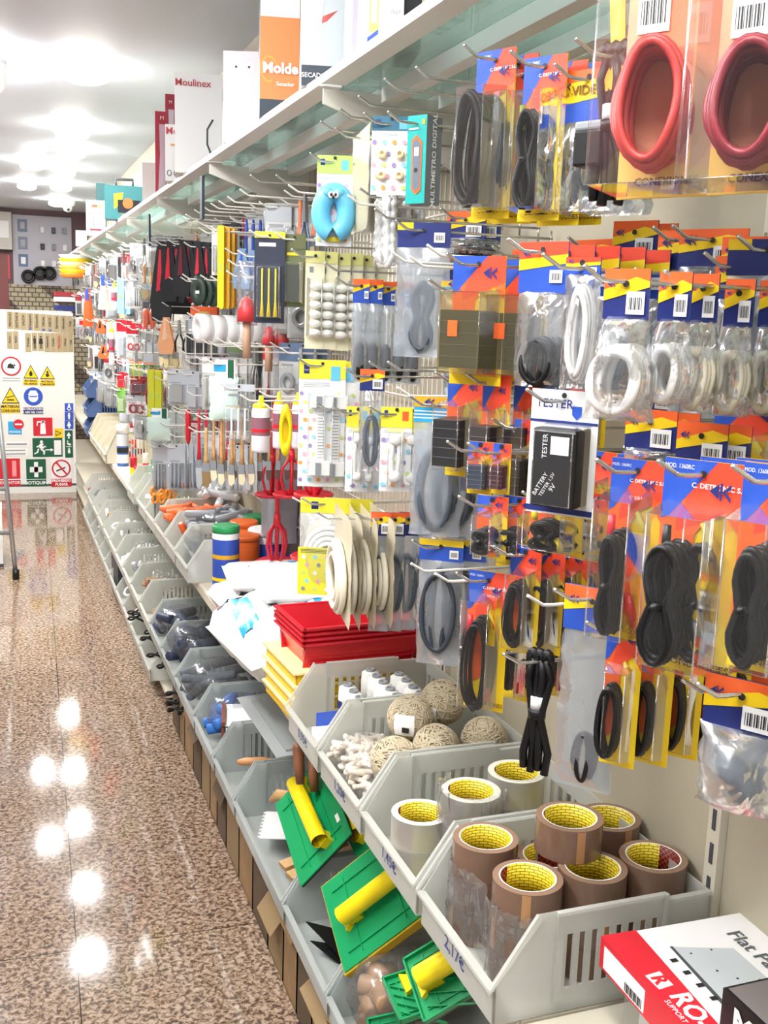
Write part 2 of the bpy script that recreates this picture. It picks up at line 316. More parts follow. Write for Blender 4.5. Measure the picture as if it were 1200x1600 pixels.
for k,(a,b,l) in enumerate(la): bin_at(a,b,LZ,'greyish frosted lower shelf bin '+l,m=BING if a<4.2 else BINP,H=.155)
lb=[(4.45,4.8,'with black cable ends'),(4.81,5.15,'with small black clips'),(5.16,5.5,'with black lens covers'),(5.51,5.85,'that is empty'),(5.86,6.2,'with white cord ends'),(6.21,6.55,'with white hooks spilling over'),(6.56,6.9,'with white rings'),(6.91,7.25,'with beige pegs'),(7.26,7.6,'with yellow bags'),(7.61,7.95,'next to the dark floor'),(7.96,8.3,'farthest along')]
for k,(a,b,l) in enumerate(lb): bin_at(a,b,.06,'frosted floor level bin '+l,m=BINP,H=.15)
# ================================================================ hooks
HM={}
def hook(x,y,z,label,m=None,n2='steel',tilt=0):
    ln=round(WX-.006-x,2); key=(ln,n2)
    if key not in HM:
        mt={'steel':CHROME,'white':WIRE}[n2]
        o=M().tube([(-.022,0,.013),(-.02,0,.012),(0,0,0),(.01,0,-.001),(ln,0,-.001)],.0024,mt,6).tube([(ln-.003,0,-.03),(ln-.003,0,.012)],.002,mt,6).build('display_hook'); HM[key]=o
    else: o=HM[key].copy(); COL.objects.link(o)
    o.location=(x,y,z); tag(o,label,'display hook','display hooks on the shelving back'); return o
# ================================================================ packaging
def U(w,h,u,v,k=1,d=0): return ((u-.5)*w,-d-.0019-.0003*k,-v*h)
def print_(m,w,h,items):
    """flat printed areas on a card front"""
    for k,(mt,pts) in enumerate(items): m.face([U(w,h,u,v,1+k*.6) for u,v in pts],mt)
def rect(u0,v0,u1,v1): return [(u0,v0),(u1,v0),(u1,v1),(u0,v1)]
def barcode(m,w,h,u0,v0,u1,v1):
    m.face([U(w,h,u,v,7) for u,v in rect(u0,v0,u1,v1)],PAPER)
    n=11
    for k in range(n):
        a=u0+(u1-u0)*(.1+.8*k/n); b=a+(u1-u0)*(.02+.035*((k*7)%3)/2); m.face([U(w,h,u,v,8) for u,v in rect(a,v0+(v1-v0)*.25,b,v1-(v1-v0)*.2)],INK)
def circ(u,v,r,w,h,n=14): return [(u+r*math.cos(2*math.pi*i/n)/w,v+r*math.sin(2*math.pi*i/n)/h) for i in range(n)]
def mark(m,w,h,u,v,s,mt):
    """the little arrow-and-bar mark of the audio cards"""
    a=s/w; b=s/h
    m.face([U(w,h,*p,8) for p in [(u-a,v),(u-a*.1,v-b*.7),(u-a*.1,v+b*.7)]],mt); m.face([U(w,h,*p,8) for p in rect(u,v-b*.8,u+a*.2,v+b*.8)],mt)
    m.face([U(w,h,*p,8) for p in [(u+a*.2,v),(u+a,v-b*.8),(u+a,v-b*.3),(u+a*.5,v),(u+a,v+b*.5),(u+a,v+b*.9)]],mt)
def blister(m,w,h,x0,x1,z0,z1,d,cl=None,dr=.006):
    """open-backed clear box standing out from the card"""
    cl=cl or CLEAR; a=[(x0,-.001,z0),(x1,-.001,z0),(x1,-.001,z1),(x0,-.001,z1)]
    b=[(x0+dr,-d,z0-dr),(x1-dr,-d,z0-dr),(x1-dr,-d,z1+dr),(x0+dr,-d,z1+dr)]
    vs=a+b; m.add(vs,[(4,5,6,7),(0,1,5,4),(1,2,6,5),(2,3,7,6),(3,0,4,7)],cl)
    m.tube(b,.0011,cl,4,closed=True)
    return m
def coil(m,w,h,n,r,mt,c=(0,0,0),tied=True,seed=1,spread=1.7,rx=0,steps=26):
    rd=random.Random(seed)
    for j in range(n):
        sx=1-(.09 if spread>1 else .19)*(j%4)+rd.uniform(-.04,.04); sz=1-.05*(j%3)+rd.uniform(-.03,.03); ph=rd.uniform(-.3,.3); pts=[]
        for i in range(steps):
            t=2*math.pi*i/steps; z=math.sin(t)*h/2*sz; x=math.cos(t)*w/2*sx
            if tied: x*=1-.62*math.exp(-((z)/(.17*h))**2)
            pts.append((c[0]+x+rx*(j-n/2)*r,c[1]-(j-n/2)*r*spread+math.sin(3*t+ph)*r*.6,c[2]+z))
        m.tube(pts,r,mt,6,closed=True)
    if tied: m.lathe([(w*.18,-r*1.2),(w*.18+r*.6,0),(w*.18,r*1.2)],mt,12,Matrix.Translation(c)@Matrix.Diagonal((1,max(.5,n*r*spread/(w*.36)),1,1)),caps=False)
    return m
def hole(m,w,h,k=9,v=.05): m.face([U(w,h,u,vv,k) for u,vv in circ(.5,v,.0035,w,h,8)],INK)
def det_card(m,w,h,txt=True,seed=0):
    m.box(-w/2,w/2,0,-.0008,-h,0,YELLOW)
    print_(m,w,h,[(ORANGE,[(0,0),(1,0),(1,.33),(.72,.20),(.44,.34),(.44,.76),(0,.84)]),(K('red_orange_print','e8482c',rough=.4),[(.5,0),(1,0),(1,.2),(.2,.34),(.2,.28)]),(BLUE,[(0,0),(.66,0),(.1,.27),(0,.29)])])
    g=K('plug_print','d8a010',rough=.35)
    print_(m,w,h,[(g,[(.52,.3),(.6,.27),(.9,.45),(.82,.48)]),(K('plug_print_light','efdf60',rough=.35),[(.5,.29),(.55,.27),(.7,.36),(.65,.39)])])
    mark(m,w,h,.72,.13,w*.13,NAVY); hole(m,w,h,9,.06)
    if txt:
        m.text('C. DETRONIC S.L.',w*.085,PAPER,TF(w*.2,-.004,-h*.115),bold=.02); m.text('MOD. 1360RC',w*.075,PAPER,TF(-w*.3,-.004,-h*.035),sx=.8)
        m.text('CONEXIONES',w*.13,K('print_brown','7a4a10'),TF(w*.1,-.004,-h*.95),bold=.02)
    return m
def header(m,w,h,style='ob'):
    """folded printed header, w x h"""
    if style=='ob':
        m.box(-w/2,w/2,.0006,-.0016,-h,0,BLUE); print_(m,w,h,[(YELLOW,[(0,0),(1,0),(1,.3),(0,.58)]),(ORANGE,[(0,0),(1,0),(1,.18),(0,.32)])]); mark(m,w,h,.17,.3,w*.09,NAVY)
        barcode(m,w,h,.68,.5,.93,.82)
    elif style=='on':
        m.box(-w/2,w/2,.0006,-.0016,-h,0,NAVY); print_(m,w,h,[(ORANGE,[(0,0),(1,0),(1,.35),(0,.62)]),(YELLOW,[(0,.42),(.7,.16),(1,.25),(1,.36),(0,.64)])]); mark(m,w,h,.17,.3,w*.09,NAVY); barcode(m,w,h,.52,.45,.92,.9)
    elif style=='rb':
        m.box(-w/2,w/2,.0006,-.0016,-h,0,BLUE); print_(m,w,h,[(YELLOW,[(0,.2),(1,.2),(1,.42),(0,.56)]),(K('red_orange_print','e8482c'),[(0,0),(1,0),(1,.24),(0,.34)])]); mark(m,w,h,.17,.22,w*.08,NAVY); barcode(m,w,h,.66,.55,.92,.8)
    elif style=='cy':
        m.box(-w/2,w/2,.0006,-.0016,-h,0,CYAN); print_(m,w,h,[(GOLDT,rect(0,0,1,.42))]); mark(m,w,h,.3,.22,w*.1,NAVY)
        for k in range(3): print_(m,w,h,[(PAPER,rect(0,.55+k*.13,1,.6+k*.13))])
    elif style=='yb':
        m.box(-w/2,w/2,.0006,-.0016,-h,0,BLUE); print_(m,w,h,[(YELLOW,rect(0,0,1,.3))]); barcode(m,w,h,.7,.45,.9,.85)
    elif style=='video':
        m.box(-w/2,w/2,.0006,-.0016,-h,0,BLUE); print_(m,w,h,[(YELLOW,[(0,0),(1,0),(1,.5),(0,.66)]),(ORANGE,[(0,0),(1,0),(1,.18),(0,.24)])]); m.text('VIDEO',w*.2,K('print_brown','7a4a10'),TF(0,-.004,-h*.4),bold=.02); mark(m,w,h,.1,.3,w*.08,NAVY); barcode(m,w,h,.72,.55,.95,.9)
    elif style=='plainblue': m.box(-w/2,w/2,.0006,-.0016,-h,0,NAVY); print_(m,w,h,[(YELLOW,rect(0,0,.3,.3))]); barcode(m,w,h,.7,.4,.9,.8)
    elif style=='lemon': m.box(-w/2,w/2,.0006,-.0016,-h,0,LYEL); print_(m,w,h,[(NAVY,rect(.25,.3,.45,.7))])
    elif style=='beige': m.box(-w/2,w/2,.0006,-.0016,-h,0,BEIGE)
    hole(m,w,h,9.5,.3 if h<.06 else .15); return m
def k_detcard(t,w,h,o):
    det_card(M(),w,h,o.get('txt',True)).build('printed_card',t)
    d=o.get('d',.035); z0=-h*o.get('bt',.2)
    coil(M(),w*o.get('cw',.5),h*o.get('ch',.55),o.get('n',7),o.get('r',.0026),o.get('cm',BLKC),c=(w*o.get('cx',-.08),-d*.5,-h*o.get('cz',.62)),tied=o.get('tied',True),seed=int(w*1e4)).build('cable_coil',t)
    if o.get('plug'): M().tube([(w*.12,-.02,-h*.72),(w*.2,-.02,-h*.82),(w*.24,-.02,-h*.9)],[.004,.0055,.004],o['plug'],8).tube([(-w*.3,-.02,-h*.3),(-w*.3,-.02,-h*.45)],[.004,.005],o['plug'],8).build('cable_plug',t)
    blister(M(),w,h,-w*.46,w*.40,z0,-h*.96,d).build('clear_blister',t)
def k_detbox(t,w,h,o):
    det_card(M(),w,h,o.get('txt',False)).build('printed_card',t); d=o.get('d',.05)
    m=M(); m.box(-w*.38,w*.38,-d+.004,-.004,-h*.86,-h*.42,o.get('bm',BLACK))
    for k in range(4): m.box(-w*.385,w*.385,-d+.003,-.003,-h*(.5+k*.09)-.001,-h*(.5+k*.09),DGREY)
    m.build('device',t,bevel=.004)
    blister(M(),w,h,-w*.45,w*.45,-h*.25,-h*.93,d,o.get('cl')).build('clear_blister',t)
    if o.get('st'): M().face([(x,-d-.001,z) for x,z in [(-w*.2,-h*.5),(-w*.02,-h*.5),(-w*.02,-h*.62),(-w*.2,-h*.62)]],o['st']).build('price_sticker',t)
def k_bag(t,w,h,o):
    hh=o.get('hh',.06); hd=header(M(),w*o.get('hw',1),hh,o.get('hs','ob')).build('header_card',t)
    n=o.get('n',6); r=o.get('r',.003); cm=o.get('cm',BLKC)
    if n: coil(M(),w*o.get('cw',.62),(h-hh)*o.get('ch',.6),n,r,cm,c=(w*o.get('cx',0),0,-hh-(h-hh)*o.get('cz',.6)),tied=o.get('tied',False),seed=int(h*1e4),spread=o.get('sp',.7),rx=o.get('rx',0)).build('cable_coil',t)
    if o.get('plugs'):
        m=M(); 
        for sx in (-1,1): m.tube([(sx*w*.12,-.006,-hh-(h-hh)*.3),(sx*w*.16,-.006,-hh-(h-hh)*.42),(sx*w*.2,-.006,-hh-(h-hh)*.5)],[.005,.009,.004],o['plugs'],8)
        m.build('cable_plug',t)
    if o.get('rubber'):
        T=Matrix.Translation((w*.0,0,-h*.72))@Matrix.Rotation(R(138),4,'Y')@Matrix.Scale(.85,4); M().lathe([(.005,-.055),(.005,-.028),(.010,-.024),(.017,-.008),(.017,.022),(.015,.025),(.015,.034),(1e-5,.034)],o['rubber'],20,T).build('rubber_plug',t)
    M().pillow(w*.99,h-hh,o.get('t',.03),o.get('bm',BAG),Matrix.Translation((0,0,-hh+.003)),seed=int(w*1e4),taper=o.get('tp',0),wr=o.get('wr',.14)).build('clear_bag',t)
def k_flat(t,w,h,o):
    """flat film bag seen nearly edge-on with a hose ring inside"""
    m=M(); m.pillow(w,h,.005,o.get('bm',BEIGE),seed=3,wr=.3); m.build('film_bag',t)
    if o.get('ring'):
        q=M(); 
        for k in range(4): q.tube([(math.cos(a)*w*(.40-.05*k),-.009-.006*(k%2),-h*.62+math.sin(a)*h*(.33-.04*k)) for a in [2*math.pi*i/24 for i in range(24)]],.006,o['ring'],7,closed=True)
        q.build('hose_coil',t)
DOTS=[K('dot_lilac','9c86c0'),K('dot_pink','f0a8b8'),K('dot_blue','8fd0ea'),K('dot_green','c6d878'),K('dot_orange','f0a048')]
def dots(m,w,h,v0,v1,n,seed,bg=None,r=.0042):
    rd=random.Random(seed); nx=max(2,int(w/.017)); ny=int((v1-v0)*h/.017)
    for j in range(ny):
        for i in range(nx):
            u=(i+.5+.4*(j%2-.5))/nx; v=v0+(j+.5)/ny*(v1-v0); m.face([U(w,h,a,b,5) for a,b in circ(u,v,r,w,h,10)],DOTS[(i*2+j*3)%5] if not bg else [PAPER,DOTS[2],DOTS[1],GREY][(i+j*3)%4])
def k_baby(t,w,h,o):
    m=M(); m.box(-w/2,w/2,0,-.0012,-h,0,PAPER); top=o.get('top',LYEL); tv=o.get('tv',.15)
    print_(m,w,h,[(top,rect(0,0,1,tv)),(NAVY,rect(.1,.04,.22,.11)),(o.get('pic',LBLUE),rect(.68,.05,.88,.16))])
    m.text('lock',w*.05,PAPER,TF(-w*.34,-.006,-h*.08))
    for k in range(3): m.face([U(w,h,a,b,4) for a,b in rect(.1,tv+.03+k*.014,.66,tv+.034+k*.014)],GREY)
    dots(m,w,h,tv+.08,.98,0,3); hole(m,w,h,9,.03); m.build('dotted_card',t)
    q=M(); kind=o.get('item','strap')
    if kind=='strap':
        q.box(-w*.10,w*.08,-.012,-.004,-h*.8,-h*.3,WHC); q.box(-w*.24,w*.22,-.02,-.002,-h*.37,-h*.27,WHC); q.box(-w*.24,w*.2,-.022,-.002,-h*.9,-h*.79,WHC)
        for k in range(16): q.box(-w*.08,w*.06,-.0135,-.012,-h*(.4+k*.024)-.0012,-h*(.4+k*.024),GREY)
        q.box(-w*.12,-w*.0,-.0245,-.022,-h*.9,-h*.8,GREY); q.box(-w*.12,w*.0,-.0225,-.02,-h*.37,-h*.28,GREY)
    elif kind=='latch':
        for z in (-.38,-.82): q.lathe([(w*.2,0),(w*.2,.008),(w*.12,.014),(1e-5,.015)],WHC,18,Matrix.Translation((0,-.002,h*z))@Matrix.Rotation(R(90),4,'X'))
        q.tube([(-w*.08,-.006,-h*.4),(-w*.12,-.006,-h*.6),(-w*.08,-.006,-h*.8)],.004,WHC,6); q.tube([(w*.08,-.006,-h*.4),(w*.12,-.006,-h*.6),(w*.08,-.006,-h*.8)],.004,WHC,6)
    elif kind=='plugs':
        for z in (-.48,-.75):
            for x in (-.22,.22): q.lathe([(w*.12,0),(w*.12,.01),(w*.05,.012),(w*.05,.004),(1e-5,.004)],K('cream_plug','efe0b8',rough=.4),18,Matrix.Translation((x*w,-.002,h*z))@Matrix.Rotation(R(90),4,'X'))
    elif kind=='guard':
        n=26; out=[];
        for i in range(n+1):
            a=R(-78)+R(336)*i/n; 
            out.append((math.cos(a-R(0))*w*.30,-h*.62+math.sin(a)*h*.19))
        ring=[(x,z) for x,z in [(math.sin(R(14)+R(332)*i/n)*w*.36,-h*.64-math.cos(R(14)+R(332)*i/n)*h*.23) for i in range(n+1)]]
        q.tube([(x,-.014,z) for x,z in ring],.019,LBLUE,10)
        q.ellip((-w*.07,-.036,-h*.45),.006,.003,.007,PAPER,10); q.ellip((w*.07,-.036,-h*.45),.006,.003,.007,PAPER,10); q.ellip((-w*.06,-.039,-h*.45),.003,.002,.0035,INK,8); q.ellip((w*.06,-.039,-h*.45),.003,.002,.0035,INK,8); q.ellip((0,-.038,-h*.48),.003,.002,.004,INK,8)
        q.ellip((-w*.16,-.03,-h*.42),.01,.008,.009,LBLUE,10); q.ellip((w*.16,-.03,-h*.42),.01,.008,.009,LBLUE,10)
        q.box(-w*.2,w*.2,-.008,-.002,-h*.95,-h*.9,YEL)
    q.build({'strap':'safety_strap','latch':'door_latch','plugs':'socket_cover','guard':'door_guard'}[kind],t,bevel=.0015)
    if kind in('strap','latch'): blister(M(),w,h,-w*.34,w*.3,-h*.24,-h*.93,.026).build('clear_blister',t)
def k_strip(t,w,h,o):
    """narrow card with knobbly clear latches"""
    m=M(); m.box(-w/2,w/2,0,-.0012,-h,0,o.get('base',K('cream_card','e8e2c0'))); print_(m,w,h,[(K('pale_lemon','dcd98a'),rect(0,0,1,.12)),(GREY,rect(.2,.16,.4,.22))]); hole(m,w,h,9,.05); m.build('card',t)
    q=M()
    for k in range(6): q.ellip((0,-.014,-h*(.36+k*.095)),w*.36,.012,h*.045,K('milky_plastic','f2efe6',rough=.25),10)
    q.build('plastic_latch',t); blister(M(),w,h,-w*.46,w*.46,-h*.26,-h*.88,.028).build('clear_blister',t)
def k_tester(t,w,h,o):
    m=M(); m.box(-w/2,w/2,0,-.0012,-h,0,PAPER); print_(m,w,h,[(NAVY,rect(0,.24,1,.26)),(NAVY,rect(0,.94,1,.985)),(RED,[(.1,.66),(.42,.62),(.42,.9),(.26,.9),(.26,.74),(.1,.72)]),(BLUE,[(.62,.12),(.76,.12),(.76,.19),(.69,.23),(.62,.19)])])
    m.text('TESTER',w*.17,NAVY,TF(-w*.14,-.004,-h*.11),bold=.01)
    for k in range(5): m.face([U(w,h,a,b,4) for a,b in rect(.06,.33+k*.02,.3,.338+k*.02)],GREY)
    hole(m,w,h,9,.04); m.build('printed_card',t)
    q=M(); q.box(-w*.22,w*.42,-.042,-.002,-h*.9,-h*.28,BLACK); b=q.build('battery_tester',t,bevel=.003)
    q=M(); q.box(w*.06,w*.32,-.0432,-.042,-h*.48,-h*.34,PAPER); q.box(-w*.2,w*.4,-.0427,-.042,-h*.31,-h*.30,GREY)
    q.text('TESTER',w*.1,PAPER,TF(-w*.02,-.0432,-h*.42,90)); q.text('BATTERY',w*.085,PAPER,TF(-w*.06,-.0432,-h*.72,60)); q.text('TESTER 1.5V',w*.07,PAPER,TF(w*.04,-.0432,-h*.72,60)); q.text('9V',w*.1,PAPER,TF(w*.12,-.0432,-h*.74,60))
    q.build('tester_face',b); blister(M(),w,h,-w*.25,w*.45,-h*.26,-h*.92,.045).build('clear_blister',t)
def k_box(t,w,h,o):
    d=o.get('d',.05); m=M(); m.box(-w/2,w/2,0,d,-h,0,o.get('side',GREY)); m.box(-w/2,w/2,-.0006,0,-h,0,o.get('front',TEAL)); b=m.build('carton',t,bevel=.0012)
    if o.get('fn'): q=M(); o['fn'](q,w,h,d); q.build('carton_print',b)
def f_multi(q,w,h,d):
    q.v and None
    def fr(pts,mt,k): q.face([((u-.5)*w,-.0012-.0004*k,-v*h) for u,v in pts],mt)
    fr([(.25,.28),(.5,.22),(.8,.3),(.8,.85),(.55,.9),(.3,.84)],ORANGE,1); fr([(.32,.31),(.5,.26),(.73,.33),(.73,.82),(.52,.86),(.37,.8)],K('meter_grey','5f6f80'),2); fr(rect(.42,.36,.66,.46),K('meter_lcd','b8c4c0'),3); fr(circ(.53,.62,w*.1,w,h,12),INK,3); fr(rect(.1,.14,.6,.16),PAPER,1); fr([(.78,.05),(.92,.05),(.92,.11),(.78,.11)],GOLDT,1)
    q.text('MULTIMETRO DIGITAL',d*.36,PAPER,Matrix.Translation((w/2+.0008,d*.5,-h*.5))@Matrix.Rotation(R(90),4,'Z')@Matrix.Rotation(R(90),4,'X')@Matrix.Rotation(R(90),4,'Z'),sx=.95,bold=.02)
def k_cord(t,w,h,o):
    m=M(); r=o.get('r',.0034); n=o.get('n',5)
    for k in range(n):
        x=(k-(n-1)/2)*r*1.8; m.tube([(x*.5,0,-.01),(x,r*(k%2),-h*.2),(x*.45,-r*(k%2),-h*.5),(x*1.1,r*(k%2),-h*.8),(x,0,-h*(.93+.03*(k%2)))],r,o.get('cm',BLKC),7)
    for k in range(n-1): m.tube([((k-(n-1)/2)*r*1.8+r*.9*(1-math.cos(a)) ,0,-.012+.012*math.sin(a)) for a in [math.pi*i/6 for i in range(7)]],r,o.get('cm',BLKC),7)
    m.lathe([(r*n*.55,-.006),(r*n*.55,.006)],o.get('tie',BLKC),10,Matrix.Translation((0,0,-h*.48)))
    m.build('cable_bundle',t); M().lathe([(r*n*.42,-.004),(r*n*.42,.012)],PAPER,10,Matrix.Translation((0,-.001,-h*.42))).build('paper_band',t)
    if o.get('tagm'): M().prism([(-w*.25,.05),(w*.2,.045),(w*.35,-h*.25),(-w*.45,-h*.28),(-.004,-.02)],-.002,0,o['tagm']).build('hang_tag',t)
    if o.get('plug'): M().box(-w*.9,-w*.1,-.014,.014,-h*.72,-h*.5,BLACK).box(-w*.95,-w*.1,-.010,.010,-h*.5,-h*.44,GREY).build('scart_plug',t,bevel=.003)
def k_net(t,w,h,o):
    m=M(); rd=random.Random(5)
    for k in range(5):
        x=(k-2)*w*.17; m.tube([(x*.2,0,0)]+[(x+.002*math.sin(i*1.9+k),.003*math.cos(i*2.1+k)-.004*(k%2),-h*(.06+i*.048)) for i in range(18)]+[(x*.4,0,-h)],[.0045+.0018*((i+k)%2) for i in range(20)],o.get('cm',WHC),7)
    m.build('white_rope',t); M().pillow(w,h,.03,BAG,seed=9).build('clear_bag',t)
def k_hosebag(t,w,h,o):
    m=M(); m.box(-w/2,w/2,0,-.001,-h,0,K('cream_sheet','e4dfd0')); print_(m,w,h,[(LYEL,rect(0,0,1,.16)),(NAVY,rect(.22,.04,.36,.12))]); m.build('printed_sheet',t)
    q=M()
    for k in range(4): q.tube([(w*.08+math.cos(a)*w*(.46-.09*k),-.012-.002*k,-h*.58+math.sin(a)*w*(.46-.09*k)*1.15) for a in [2*math.pi*i/28 for i in range(28)]],.0058,WHC,7,closed=True)
    q.build('hose_coil',t); q=M(); q.box(-w/2,w/2,-.026,-.025,-h,-h*.5,LYEL); dl=h*.5
    for j in range(5):
        for i in range(4):
            u=(i+.5+.3*(j%2))/4.3; q.face([((a-.5)*w,-.0266,-v*h) for a,v in circ(u,.6+j*.085,.0045,w,h,10)],[PAPER,DOTS[2],DOTS[1],GREY,DOTS[3]][(i+j*2)%5])
    for k in range(3): q.face([((a-.5)*w,-.0265,-v*h) for a,v in rect(.05,.52+k*.015,.75,.526+k*.015)],INK)
    q.build('dotted_panel',t); M().pillow(w,h*.84,.045,BAG,Matrix.Translation((0,-.012,-h*.16)),seed=5).build('clear_bag',t)
KINDS=dict(hosebag=k_hosebag,detcard=k_detcard,detbox=k_detbox,bag=k_bag,flat=k_flat,baby=k_baby,strip=k_strip,tester=k_tester,box=k_box,cord=k_cord,net=k_net)
ORD=['front','second','third','fourth','fifth','sixth','seventh','eighth','ninth']
def pack(kind,L,Rr,T,B,x,th,cnt,dx,name,cat,label,hk=True,hmat='steel',dth=0,dz=0,tip=.03,**o):
    P,w,h=solve(L,Rr,T,B,x,th); t=empty(name,P,R(th)); KINDS[kind](t,w,h,o)
    hy,hz=P.y,P.z-.012
    grp=(label[:60]+' row') if cnt>1 else None
    tag(t,label+(' , front of its hook' if cnt>1 else ''),cat,grp); t['label']=t['label'].replace(' ,',',')
    rd=random.Random(int(L*7+T))
    for k in range(1,cnt):
        c=dup(t); c.location=(x+k*dx,P.y+rd.uniform(-.003,.003),P.z-rd.uniform(0,.004)+dz*k); c.rotation_euler=(0,0,R(th+rd.uniform(-4,4)+dth*k)); tag(c,label+', '+ORD[k]+' on its hook',cat,grp)
    if hk:
        tl=o.get('tl',0.028); hook(max(.5,x-tip),hy,hz,'steel hook of the '+label,n2=hmat)
    return t
# ---------------------------------------------------------------- the audio and cable section, right-hand side of the photograph
# big clamshells at the top right corner
def big_clam(L,Rr,T,B,x,th,cm,lab,hl=''):
    P,w,h=solve(L,Rr,T,B,x,th); t=empty('clamshell_pack',P,R(th)); tag(t,lab,'cable pack')
    m=M(); m.box(-w/2,w/2,0,-.0012,-h,0,YELLOW); print_(m,w,h,[(K('clam_peach','f0a07c'),[(0,0),(1,0),(1,.95),(0,.8)]),(K('clam_orange','e8744a'),[(.55,0),(1,0),(1,.6),(.3,.3)]),(K('clam_gold','e8b85c'),[(0,.78),(1,.9),(1,1),(0,1)])]); barcode(m,w,h,.1,.12,.42,.3); m.text('CONEXIONES',w*.1,K('print_brown','7a4a10'),TF(0,-.004,-h*.93),bold=.02); m.build('printed_card',t)
    coil(M(),w*.66,h*.5,11,.0045,cm,c=(-w*.04,-.04,-h*.64),tied=False,seed=4,spread=1.6,rx=.5).build('cable_coil',t)
    m=M(); A_=[(-w*.49,-.001,-.02),(w*.49,-.001,-.02),(w*.49,-.001,-h*.995),(-w*.49,-.001,-h*.995)]; B_=[(-w*.46,-.08,-.03),(w*.46,-.08,-.03),(w*.48,-.078,-h*.97),(-w*.48,-.078,-h*.97)]; m.add(A_+B_,[(4,5,6,7),(0,1,5,4),(1,2,6,5),(2,3,7,6),(3,0,4,7)],CLEAR); m.tube(B_,.0016,CLEAR,5,closed=True)
    m.lathe([(w*.4,-.001),(w*.38,.03),(w*.3,.045)],CLEAR,24,Matrix.Translation((0,-.004,-h*.6))@Matrix.Rotation(R(90),4,'X')@Matrix.Diagonal((1,1.25,1,1)),caps=False); m.build('clear_clamshell',t)
    hook(x-.06,P.y,P.z-.02,'steel hook of the '+hl)
big_clam(990,1150,-70,308,.66,-58,REDC,'large clear clamshell with a coiled red cable at the top right','red coil clamshell at the top right')
big_clam(1135,1320,-60,300,.68,-60,K('dark_red_cable','8a2430',rough=.4),'large clear clamshell with dark red cable, right of the red coil one','dark red clamshell at the right edge')
